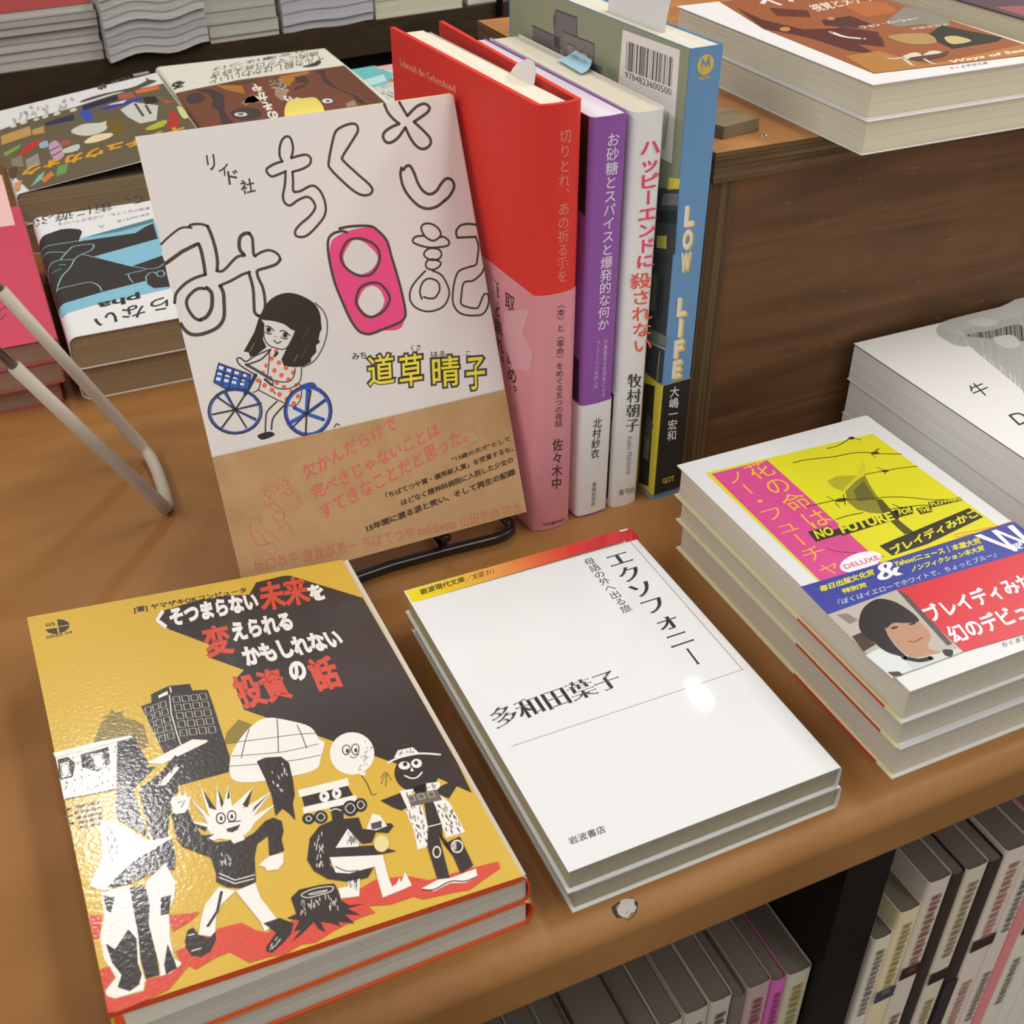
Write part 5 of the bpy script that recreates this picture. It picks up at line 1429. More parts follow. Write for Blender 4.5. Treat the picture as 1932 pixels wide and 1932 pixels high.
q0, q1 = bf(631, -4, -15), bf(631, -4, 140)
mb.tube([q0, q1], 4.5, mat('2a2320', 0.5))
t = tag(mb.build('shelf_rod', None, (q0.x, q0.y, q0.z)), 'thin dark upright rod in front of the white stack on the back shelf', 'rod')
# red cover lying on top of the leftmost stack

# ================================================================== BOOKS AT THE BACK LEFT
# pink stack
for i, z in enumerate((0, 13.3, 26.6)):
    fr = flat(-287 - (0, 1.5, 0)[i], 334 + (3, 0, 0)[i], z, 0, 'R')
    W = 130.5 - (5, 0, 0)[i]
    def dec(mb, t, top=(i == 2)):
        if top:
            art(mb, 'pin', onplane(39.85), 1.0)
    book('pink_book', 'pink book, %s of the stack at the left edge' % ('bottom one', 'middle one', 'topmost with pale pink upper half')[i], 'book', fr, W, 212, 13.2, 'cb4a5e', 'a88a74',
         'pink books at the left edge', inner='c94a5c', decorate=dec, paper2='94735f', r=1.5)
# stack with the black and cyan cover
for i in (0, 1):
    fr = flat(-151 - i * 0.4, 332.5 - i * 1.5, i * 20, 0, 'L', 129)
    def dec(mb, t, top=(i == 1)):
        if top:
            Pr, cu_ = rounded(39.95, -151.8, 5, 'L')
            art(mb, 'pha', Pr, 1.0, base=2, cuts=cu_)
    book('white_book', 'white book with black and cyan drawing, %s of two' % ('lower', 'upper')[i], 'book', fr, 129, 188, 19.9, 'e6e4e2', 'a89474', 'books with the black and cyan cover',
         r=5, bulge=0.6, decorate=dec, paper2='988466', lift=0.0)
# stack with the collage cover and orange letters
for i in (0, 1):
    fr = flat(-157, (558, 559)[i], i * 22.0, 0.0, 'L', 134)
    def dec(mb, t, top=(i == 1)):
        if top:
            art(mb, 'chu', lambda u, v, l: (lambda q: (q.x, max(q.y, 559.3), q.z))(Vector((-151.000000, 560.000000, 44.300000)) + Vector((0.992748, 0.000000, 0.120216)) * u + Vector((0, 1, 0)) * v + Vector((0, 0, 1)) * (l + 0.3)), 1.0)
    book('collage_book', ('lower of two books under the colourful collage cover', 'book with a colourful collage cover and orange title, its cover lifted')[i], 'book', fr, 134, 202, 21.9, 'e4e2df', 'a18d70',
         'collage cover books', r=4, bulge=0.6, decorate=dec, paper2='8a7758', lift=16.0 * i, inner='3a3036')
# brown animal cover
for i in (0, 1, 2):
    fr = flat(-21, 584, i * 19.9, 0.0, 'L', 150)
    def dec(mb, t, top=(i == 2)):
        if top:
            Pr, cu_ = rounded(59.75, -21.5, 4, 'L')
            art(mb, 'bro', Pr, 1.0, cuts=cu_)
    book('brown_book', 'large book with brown animal painting and cream band, %s of three' % ('lowest', 'middle', 'topmost')[i], 'book', fr, 150, 196, 19.8, 'e2dfd0', 'c2b8a0',
         'books with the brown animal cover', r=4, bulge=0.6, decorate=dec)
# teal cover
for i in (0, 1):
    fr = flat(133, 640, i * 15, 0.0, 'R')
    def dec(mb, t, top=(i == 1)):
        if top:
            art(mb, 'tea', onplane(29.9), 1.0)
    book('teal_book', 'book with teal watercolour cover behind the red hardcover, %s of two' % ('lower', 'upper')[i], 'book', fr, 128, 170, 14.9, 'd8d6cc', 'c2b8a0', 'books with the teal cover', decorate=dec)

# ================================================================== CRATE
m_ply = noisy('plywood_shaded_face', ['4f3722', '5d4029', '6b4a2e', '533a26'], 5, (1, 3, 9), 0.6, 0.25, 1.25, 7, 0.15, 1.2, (0.3, 0.7))  # same plywood as the lid, with the front's shade put into the colour
m_plytop = noisy('plywood_lit_lid', ['8a5c34', '9c6a3a', 'a5743f'], 7, (2, 6, 1), 0.55, 0.3, 1.3, 6, 0.1, 0.8)  # same plywood as the face, coloured lighter for the light from above
m_plyedge = noisy('plywood_edge', ['3a2b1d', '6a5236', '4a3827', '76603f'], 1.0, (3, 3, 330), 0.75, 0.2, 1.15, 2, 0.2, 0.0, (0.25, 0.7))
m_plyedgev = noisy('plywood_edge_upright', ['43321f', '6d573a', '503c29', '5e4a30'], 1.0, (230, 230, 3), 0.75, 0.2, 1.1, 2, 0.2, 0.0, (0.25, 0.7))
CX, CX2, CYF, CYB, CT = 110.5, 470, 125, 378, 167
t = thing('plywood_crate', 'brown plywood crate standing on the table with books on its lid', 'crate', (290, 250, 0))
mb = MB()
mb.box((CX, CYF - 2, CT - 13), (CX2, CYB, CT), m_plyedge)
mb.add([(CX, CYF - 2, CT + .05), (CX2, CYF - 2, CT + .05), (CX2, CYB, CT + .05), (CX, CYB, CT + .05)], [(0, 1, 2, 3)], m_plytop)
o = mb.build('lid', t)
mb = MB(); mb.box((CX + 12.6, CYF + 1.5, 0), (CX2 - 12, CYF + 13, CT - 13), m_ply); mb.build('front_panel', t)
mb = MB(); mb.box((CX, CYF, 0), (CX + 12.5, CYB, CT - 13), m_plyedgev); mb.build('side_panel', t)
mb = MB(); mb.box((CX2 - 12, CYF, 0), (CX2, CYB, CT - 13), m_plyedgev); mb.build('side_panel', t)
mb = MB(); mb.box((CX + 12.6, CYB - 12, 0), (CX2 - 12, CYB, CT - 13), m_ply); mb.build('back_panel', t)
rs = random.Random(8)
mb = MB()
for k in range(90):
    x_, z_ = rs.uniform(CX + 30, CX + 250), rs.uniform(20, 148)
    l_, w_ = rs.uniform(1.2, 7.0), rs.uniform(0.2, 0.55)
    mb.add([(x_, CYF + 1.45, z_), (x_ + l_, CYF + 1.45, z_ + rs.uniform(-.2, .5)), (x_ + l_ * .8, CYF + 1.45, z_ + w_)], [(0, 1, 2)], mat('9a7c56', 0.8))
o = mb.build('scratches', t); o['label'] = 'light scratches on the crate front'; o['kind'] = 'stuff'
for x_ in (140.2, 142.4):
    mb = MB()
    ring = [(x_ + 0.9 * math.cos(k * math.pi / 5), 133.5 + 0.9 * math.sin(k * math.pi / 5), CT + h_) for h_ in (0.05, 0.4) for k in range(10)]
    mb.add(ring + [(x_, 133.5, CT + 0.7)], [(k, (k + 1) % 10, 10 + (k + 1) % 10, 10 + k) for k in range(10)] + [(10 + k, 10 + (k + 1) % 10, 20) for k in range(10)], mat('c9c2b4', 0.25, 0.5, 1, 1.0), True)
    mb.build('screw', t)
# wooden block on the lid
cfr = frame((127.5, 137.5, CT + .1), (0.985, 0.17, 0), (-0.17, 0.985, 0), (0, 0, 1))
m_blk = noisy('weathered_wood', ['7a6a50', '8c7b60', '6b5b44'], 12, (2, 8, 30), 0.8, 0.15, 1.0, 5, 0.3)
mb = MB()
mb.hexa([cfr(*q) for q in ((-5, 0, 0), (16, 0, 0), (16, 22, 0), (-8, 22, 0), (-4.6, .4, 5.2), (15.6, .3, 5.6), (15.5, 21.6, 5.2), (-7.6, 21.8, 5.4))], m_blk)
o = tag(mb.build('wood_block', None, (133, 148, CT)), 'small weathered grey wooden block on the crate lid beside the blue spine', 'block')

# books on the crate
for i in (0, 1):
    fr = flat(163.2 + i * 1.0, 95.3 + i * 1.6, CT + .15 + i * 14, 0, 'R')
    def dec(mb, t, top=(i == 1)):
        if top:
            art(mb, 'ber', lambda u, v, l: (min(max(u, 164.6), 268.9), min(max(v, 97.4), 248.4), CT + .15 + 27.95 + l), 1.0)
    book('painting_book', 'cream paged paperback with a brown gallery painting on the crate, %s of two' % ('lower', 'upper')[i], 'book', fr, 105.5, 152, 13.9, 'e9e5e3', 'e4dbc0', 'books with the brown gallery painting', decorate=dec, paper2='d3caae')
for i in (0, 1):
    fr = flat(275 + i * .6, 92 + i, CT + .15 + i * 17.5, 0, 'R')
    def dec(mb, t, top=(i == 1)):
        if top:
            art(mb, 'ber2', lambda u, v, l: (min(max(u, 276.2), 380.2), min(max(v, 93.5), 244.4), CT + .15 + 34.95 + l), 1.0)
    book('dark_cover_book', 'paperback with dark red cover at the right end of the crate lid, %s of two' % ('lower', 'upper')[i], 'book', fr, 105, 152, 17.4, '40302c', 'e0d6bc', 'dark red books on the crate', decorate=dec, paper2='cfc5aa')

# ================================================================== STANDING BOOKS
# --- red hardcover
RX, RY, RYAW, RT, RH = 25.58, 119.05, 0.047, 19.3, 198.0
es = Vector((math.cos(RYAW), math.sin(RYAW), 0))
dl = Vector((16.1 - RX, 255.6 - RY, 0)).normalized()
dr = Vector((42.6 - (RX + es.x * RT), 261.5 - (RY + es.y * RT), 0)).normalized()
P0 = Vector((RX, RY, 0)); P1 = P0 + es * RT
t = thing('red_hardcover', 'red hardcover book with a pink paper band standing upright', 'book', (30, 185, 0))
red = mat('c63229', 0.55, 0.25, 1.35)
redin = mat('b8332c', 0.6, 0.2, 1.25)
mb = MB()
BW = 137.0
nl = Vector((dl.y, -dl.x, 0)); nr = Vector((dr.y, -dr.x, 0))
outer = [P0 + dl * (BW * k / 4) for k in range(4, 0, -1)]
eN = Vector((es.y, -es.x, 0))
for k in range(0, 13):
    a = k / 12
    outer.append(P0 + es * (RT * a) + eN * (2.6 * math.sin(math.pi * a) ** 0.6 if 0 < a < 1 else 0.0))
outer += [P1 + dr * (BW * k / 4) for k in range(1, 5)]
inner = []
for k, p in enumerate(outer):
    a_, b_ = outer[max(k - 1, 0)], outer[min(k + 1, len(outer) - 1)]
    d_ = (b_ - a_).normalized()
    inner.append(p + Vector((-d_.y, d_.x, 0)) * 2.2)
def wallribbon(mb, outer, inner, z0, z1, mo, mi=None):
    n = len(outer)
    pts = [(p.x, p.y, z) for z in (z0, z1) for p in outer] + [(p.x, p.y, z) for z in (z0, z1) for p in inner]
    mb.add(pts, [(i, i + 1, n + i + 1, n + i) for i in range(n - 1)], mo, True)
    mb.add(pts, [(2 * n + i + 1, 2 * n + i, 3 * n + i, 3 * n + i + 1) for i in range(n - 1)], mi or mo, True)
    mb.add(pts, [(n + i, n + i + 1, 3 * n + i + 1, 3 * n + i) for i in range(n - 1)] + [(i + 1, i, 2 * n + i, 2 * n + i + 1) for i in range(n - 1)]
           + [(0, n, 3 * n, 2 * n), (n - 1, 2 * n + n - 1, 3 * n + n - 1, n + n - 1)], mo)
wallribbon(mb, outer, inner, 0.2, RH, red, redin)
def Pface(u, v, l):
    q = P0 + dl * u - nl * (l + 0.02)
    return (q.x, q.y, v)
art(mb, 'redface', Pface, 1.35)
def Pspine(u, v, l, extra=0.0):
    a = min(max(u / RT, 0.0), 1.0)
    q = P0 + es * u + eN * ((2.6 * math.sin(math.pi * a) ** 0.6 if 0 < a < 1 else 0) + l + 0.05 + extra)
    return (q.x, q.y, v)
art(mb, 'redspine', Pspine, 1.35)
mb.build('cover', t)
mb = MB()
ob_o = [p + (p - q).normalized() * 0.35 for p, q in zip(outer, inner)]
ob_i = [p + (p - q).normalized() * 0.12 for p, q in zip(outer, inner)]
wallribbon(mb, ob_o, ob_i, 0.4, 121.0, mat('d98f97', 0.45, 0.3, 1.05))
art(mb, 'redfaceobi', lambda u, v, l: Pface(u, v, l + 0.4), 1.3)
art(mb, 'redobi', lambda u, v, l: Pspine(u, v, l, 0.4), 1.3)
mb.build('paper_band', t)
mb = MB()
pb = [P0 + dl * 4.0 - nl * -2.6, P0 + dl * 131 - nl * -2.6]
pb = [P0 + dl * 5.0 + nl * 2.6, P0 + dl * 131 + nl * 2.6]
w0, w1 = 13.0, 11.0
q = [pb[0], pb[0] + nl * w0, pb[1] + nl * w1, pb[1]]
cr = pages('efe6d2', 'x', 'd8cdb4', 1.1)
mb.hexa([(p.x, p.y, 3.0) for p in q] + [(p.x, p.y, RH - 1.8) for p in q], cr)
mb.build('page_block', t)
mb = MB()
gq = [q[1] + nl * 0.2, q[1] + nl * 2.6, q[2] + nl * 4.0, q[2] + nl * 0.3]
mb.hexa([(p.x, p.y, 3.0) for p in gq] + [(p.x, p.y, RH - 3.0) for p in gq], mat('a8a49e', 0.7, 0.2, 1.1))
o = mb.build('endpaper', t); o['label'] = 'grey endpaper beside the pages'
mb = MB()
fl = [P1 + dr * k - nr * 0 + Vector((-nr.x, -nr.y, 0)) * 2.45 for k in (48, 92, 136)]
mb.add([(p.x, p.y, z) for z in (120, RH - 0.4) for p in fl], [(0, 1, 4, 3), (1, 2, 5, 4)], redin)
o = mb.build('jacket_flap', t)
def slip(t, c, ex, ez, w, h, bend, m, name='sales_slip', z=0.0):
    """paper slip with a rounded head, leaning along bend"""
    mb = MB()
    c, ex, bend = Vector(c), Vector(ex).normalized(), Vector(bend)
    rows_, n = [], 9
    for k in range(n):
        s = k / (n - 1)
        hw = w / 2 * (1 if s < 0.35 else math.sqrt(max(0.02, 1 - ((s - 0.35) / 0.67) ** 2)))
        p = c + Vector((0, 0, h * s)) + bend * s * s
        rows_ += [p - ex * hw, p + ex * hw]
    mb.add(rows_, [(2 * k, 2 * k + 1, 2 * k + 3, 2 * k + 2) for k in range(n - 1)], m, True)
    nrm = ex.cross(Vector((0, 0, 1))) * 0.15
    mb.add([p + nrm for p in rows_], [(2 * k + 2, 2 * k + 3, 2 * k + 1, 2 * k) for k in range(n - 1)], m, True)
    return mb.build(name, t)
sp = q[1] + dl * 34 + nl * -1.5
slip(t, (sp.x, sp.y, RH - 8), dl, 1, 20, 14, (3.5, -3, 0), mat('ecebe8', 0.6, 0.2, 1.0))

def upright(name, label, x, y, yaw, T, H, D, cover, paper, gain=1.4, group=None, arts=(), r=2.0, bulge=0.8, paper2=None, extra=None, th=0.25, ph=0.7):
    e = Vector((math.cos(yaw), math.sin(yaw), 0)); nb = Vector((-math.sin(yaw), math.cos(yaw), 0))
    fr = frame(Vector((x, y, 0)) + nb * D, -nb, (0, 0, 1), e)
    def dec(mb, t):
        for nm in arts:
            art(mb, nm, lambda u, v, l: tuple(Vector((x, y, v)) + e * u - nb * (bulge + l + 0.03)), gain)
        if extra:
            extra(mb, t, e, nb)
    return book(name, label, 'book', fr, D, H, T, cover, paper, group, gain=gain, paxis='x', decorate=dec, r=r, bulge=bulge, paper2=paper2, th=th, margin=ph, pgain=1.0)

def band(t, x, y, e, nb, T, z0, z1, D, col, gain, arts=(), r=2.0, bulge=0.8, side=()):
    """paper band wrapped around the foot of a standing paperback"""
    fr = frame(Vector((x, y, 0)) + nb * D - e * 0.25, -nb, (0, 0, 1), e)
    mb = MB()
    p = profile(D + 0.35, T + 0.5, r, bulge)
    mb.ribbon(p, inset(p, 0.12), mat(col, 0.45, 0.3, gain), fr, z0, z1)
    for nm in arts:
        art(mb, nm, lambda u, v, l: tuple(Vector((x, y, v)) + e * u - nb * (bulge + 0.4 + l)), gain)
    for nm in side:
        art(mb, nm, lambda u, v, l: tuple(Vector((x, y, v)) + nb * u - e * (0.3 + l)), gain)
    return mb.build('paper_band', t)

# --- purple paperback
def ex_p(mb, t, e, nb):
    o = Vector((49.43, 119.56, 0))
    def P(u, v, l=0.04):
        return tuple(o + nb * u - e * l + Vector((0, 0, v)))
    mb.add([P(2.2, 150), P(2.2, 189.8), P(126, 189.8), P(126, 172)], [(0, 1, 2, 3)], mat('2c2528', 0.45, 0.3, 1.2))
    mb.add([P(2, 63), P(60, 63), P(60, 92), P(3, 84)], [(0, 1, 2, 3)], mat('3a3038', 0.45, 0.3, 1.2))
t = upright('purple_paperback', 'purple paperback with white lettering and white paper band on its spine', 49.43, 119.56, 0.041, 16.6, 190.2, 130, '7f4c90', 'e6dfe6', 1.45, None, ['pur'], extra=ex_p, r=2.4, paper2='d8ccd8')
band(t, 49.43, 119.56, Vector((math.cos(.041), math.sin(.041), 0)), Vector((-math.sin(.041), math.cos(.041), 0)), 16.6, 1.2, 62.2, 129, 'd3d0cf', 1.35, ['purobi'], r=2.4)
# --- white paperback
def ex_w(mb, t, e, nb):
    o = Vector((68.07, 120.43, 0))
    def P(u, v, l=0.04):
        return tuple(o + nb * u - e * l + Vector((0, 0, v)))
    mb.add([P(2.2, 4), P(126, 4), P(126, 88), P(2.2, 62)], [(0, 1, 2, 3)], mat('4a4a36', 0.45, 0.3, 1.0))
    mb.add([P(2.2, 30, .06), P(30, 30, .06), P(30, 45, .06), P(2.2, 48, .06)], [(0, 1, 2, 3)], mat('8a8a5c', 0.45, 0.3, 1.0))
t = upright('white_paperback', 'white paperback with red brush lettering and a blue sticky note on top', 68.07, 120.43, 0.032, 15.5, 189.6, 131, 'd9d7d5', 'ebe4d0', 1.45, None, ['whi'], extra=ex_w, r=3.2, bulge=1.2, paper2='dcd3bb')
mb = MB()
nt_ = []
for k in range(9):
    q_ = k / 8
    nt_ += [(74.2 + 9.3 * q_, 177.0 + 8.0 * q_ ** 2, 190.1 + 2.6 * q_ ** 2), (74.8 + 9.0 * q_, 201.5, 190.1 + 3.0 * q_ ** 2)]
mb.add(nt_, [(2 * k, 2 * k + 1, 2 * k + 3, 2 * k + 2) for k in range(8)], mat('a9d4e6', 0.6, 0.2, 1.15), True)
gp, gf_ = glyphs('女性エンター', 0, 0)
mb.add([(80.2 - (0.35 - y_) * 2.6, 198.5 - x_ * 2.6, 192.2 + (y_ - 0.35) * 0.5) for x_, y_ in gp], gf_, mat('3a4a52'))
o = mb.build('sticky_note', t); o['label'] = 'pale blue sticky note with handwriting'
LYAW = 0.060
# --- thick comic with the blue spine
def ex_l(mb, t, e, nb):
    o = Vector((90.14, 117.67, 0))
    mb.add([tuple(o + nb * u - e * 0.03 + Vector((0, 0, v))) for u, v in ((0.3, .3), (148.8, .3), (148.8, 211.6), (0.3, 211.6))], [(0, 1, 2, 3)], mat('868d74', 0.5, 0.3, 1.35))
    art(mb, 'lowback', lambda u, v, l: tuple(o + nb * u - e * (0.06 + l) + Vector((0, 0, v))), 1.35)
lowt = upright('thick_comic', 'thick comic with blue spine and grey green back cover with barcode', 90.14, 117.67, LYAW, 15.9, 211.9, 150, '5e86ae', 'e4dfcd', 1.35, None, ['low'], extra=ex_l, r=0.8, bulge=0.2, paper2='d2ccb6', ph=0.8)
el_, nl_ = Vector((math.cos(LYAW), math.sin(LYAW), 0)), Vector((-math.sin(LYAW), math.cos(LYAW), 0))
bd = band(lowt, 90.14, 117.67, el_, nl_, 15.9, 3.4, 64.3, 149, 'c6bb3e', 1.25, [], r=0.8, bulge=0.2, side=['lowbackobi'])
mb = MB()
def Pl(u, v, l):
    return tuple(Vector((90.14, 117.67, v)) + el_ * u - nl_ * (0.2 + 0.55 + l))
mb.add([Pl(u, v, 0) for u, v in ((0.5, 3.4), (15.6, 3.4), (15.6, 64.3), (0.5, 64.3))], [(0, 1, 2, 3)], mat('2f2b28', 0.45, 0.3, 1.1))
art(mb, 'lowobi', Pl, 1.2)
o = mb.build('band_spine', lowt); o['label'] = 'black band front with white handwritten name'
cp = Vector((90.14, 117.67, 0)) + nl_ * 50 + el_ * 7
slip(lowt, (cp.x, cp.y, 209), nl_, 1, 44, 30, (7, -3, 0), mat('eceae8', 0.6, 0.2, 1.0))

# ================================================================== COMIC ON THE WIRE STAND
CO, cex, cey = Vector((-111.9, 109.6, 18.5)), Vector((0.999950, 0.010000, 0.000000)), Vector((-0.004014, 0.401339, 0.915921))
cn = cex.cross(cey)          # points towards the viewer
if cn.y > 0: cn = -cn
t = thing('leaning_comic', 'white comic with hand drawn black title and kraft paper band leaning on a wire stand', 'book', (-46, 150, 0))
mb = MB()
Wc, Hc, Tc = 131.0, 183.0, 11.0
cf = frame(CO - cn * Tc, cex, cey, cn)
p = [(a, c if c > 6 or a > Wc - 4 else 0.0) for a, c in profile(Wc, Tc, 0.7, 0.2)]
p = p[:-1] + [(7.0, 8.6)]
cw = mat('eeece9', 0.5, 0.3, 1.0)
GC = 1.41
mb.ribbon(p, inset(p, 0.35), mat('c4beb9', 0.5, 0.3, GC), cf, 0, Hc)
PC = lambda u, v, l: tuple(CO + cex * u + cey * v + cn * l)
for it in range(len(ART['com'])):
    op, c_, e_, s_ = ART['com'][it]
    if c_ == 'f0eeec': ART['com'][it] = (op, 'c4beb9', e_, s_)
art(mb, 'com', PC, GC)
mb.build('cover', t)
mb = MB()
kr = noisy('kraft_paper', ['9a7a52', 'a88660', 'a27f58'], 40, (1, 1, 1), 0.7, 0.15, GC, 6)
mb.ribbon([(0.0, Tc + .55), (Wc - .5, Tc + .55)], [(0.0, Tc + .35), (Wc - .5, Tc + .35)], kr, cf, 0.2, 57.0)
art(mb, 'comobi', lambda u, v, l: PC(u, v, l + 0.57), GC)
mb.build('paper_band', t)
mb = MB()
mb.hexa([cf(*q) for q in ((7.2, 1, 9.0), (Wc - 1.2, 1, .5), (Wc - 1.2, Hc - .8, .5), (7.2, Hc - .8, 9.0), (5.5, 1, Tc - .5), (Wc - 1.2, 1, Tc - .5), (Wc - 1.2, Hc + .6, Tc - .5), (5.5, Hc - .3, Tc - .5))], pages('e9e4b0', 'y', 'd8d298', 1.1))
mb.build('page_block', t)
mb = MB()
sl = []
for k in range(13):
    a = math.pi * k / 12
    sl.append((67.5 + 8.3 * math.cos(a), 183.4 + 6.0 * min(1, 1.3 * math.sin(a)), 7.5))
sl = [(75.8, 150, 7.5)] + sl + [(59.2, 150, 7.5)]
mb.add([cf(*s) for s in sl], [tuple(range(len(sl)))], mat('d9cb6a', 0.6, 0.2, 1.25))
mb.add([cf(s[0], s[1], 7.3) for s in sl], [tuple(range(len(sl)))[::-1]], mat('d9cb6a', 0.6, 0.2, 1.25))
o = mb.build('sales_slip', t); o['label'] = 'yellow sales slip with rounded head'
# black wire stand
blk = mat('1f1d1c', 0.28, 0.5, 1.0, 0.0, 0.3)
t = thing('wire_book_stand', 'black coated wire book stand under the leaning comic', 'stand', (-40, 150, 0))
mb = MB()
right = [(-100, 108, 2.7), (-80, 112.5, 2.7), (-63, 116.3, 2.7), (-45, 118.4, 2.7), (-20, 118.6, 2.7), (5, 117.6, 2.7), (11, 118.2, 2.7), (15, 120, 2.7), (16.6, 124, 3.5), (15, 129, 5.5), (11, 133, 9)]
mb.tube(right, 2.5, blk, 12)
mb.build('front_foot', t)
for xx in (-85, -20):
    mb = MB()
    top_ = CO + cex * (xx + 112) + cey * 120 - cn * (Tc + 2.9)
    low_ = CO + cex * (xx + 112) + cey * 3 - cn * (Tc + 2.9)
    lip = CO + cex * (xx + 112) + cey * -2.7 - cn * 3
    b0_ = CO + cex * (xx + 112) + cey * -2.7 - cn * (Tc + 1.5)
    mb.tube([tuple(top_), tuple(low_), tuple(b0_), tuple(lip)], 2.3, blk, 10)
    mb.build('back_support', t)
    mb = MB(); mb.tube([tuple(top_), (top_.x, top_.y + 62, 2.6)], 2.3, blk, 10); mb.build('rear_leg', t)
    mb = MB(); mb.tube([tuple(b0_), (b0_.x, b0_.y + 4, 8), (b0_.x * .9, 120, 2.7)], 2.3, blk, 10); mb.build('riser', t)
mb = MB()
a_, b_ = CO + cex * 27 + cey * 118 - cn * (Tc + 2.9), CO + cex * 92 + cey * 118 - cn * (Tc + 2.9)
mb.tube([tuple(a_), tuple(b_)], 2.3, blk, 10); mb.build('crossbar', t)

# ---- white wire stand at the left
wht = mat('bfb3a3', 0.4, 0.35, 1.0)
mtl = mat('8f8880', 0.3, 0.5, 1.0, 0.8)
t = thing('white_wire_stand', 'wire stand with white coated legs at the left table edge', 'stand', (-150, 230, 0))
mb = MB()
legA = [(-128.4, 258, 3.6), (-152, 262, 52), (-175.5, 266, 100)]
legB = [(-129.5, 202, 3.6), (-153, 200.5, 48), (-177, 199, 94)]
foot = [(-152, 262, 52), (-130.6, 258.6, 8), (-128.6, 256.5, 4.3), (-127.6, 252, 3.4), (-127, 238, 3.2), (-127.2, 218, 3.2), (-128, 206, 3.3), (-129.4, 202, 5.0), (-133, 201.5, 12), (-153, 200.5, 48)]
mb.tube([(-175.5, 266, 100)] + foot + [(-177, 199, 94)], 3.1, wht, 12)
mb.build('coated_foot', t)
for a_, d_ in (((-175.5, 266, 100), (-23.5, 4, 48)), ((-177, 199, 94), (-24, -1.5, 46))):
    mb = MB(); mb.tube([a_, tuple(a_[k] + d_[k] * 1.6 for k in range(3))], 2.0, mtl, 10)
    mb.build('bare_leg', t)
mb = MB(); mb.tube([(-213, 272, 177), (-215.4, 197, 167.6)], 2.0, mtl, 10); mb.build('top_bar', t)

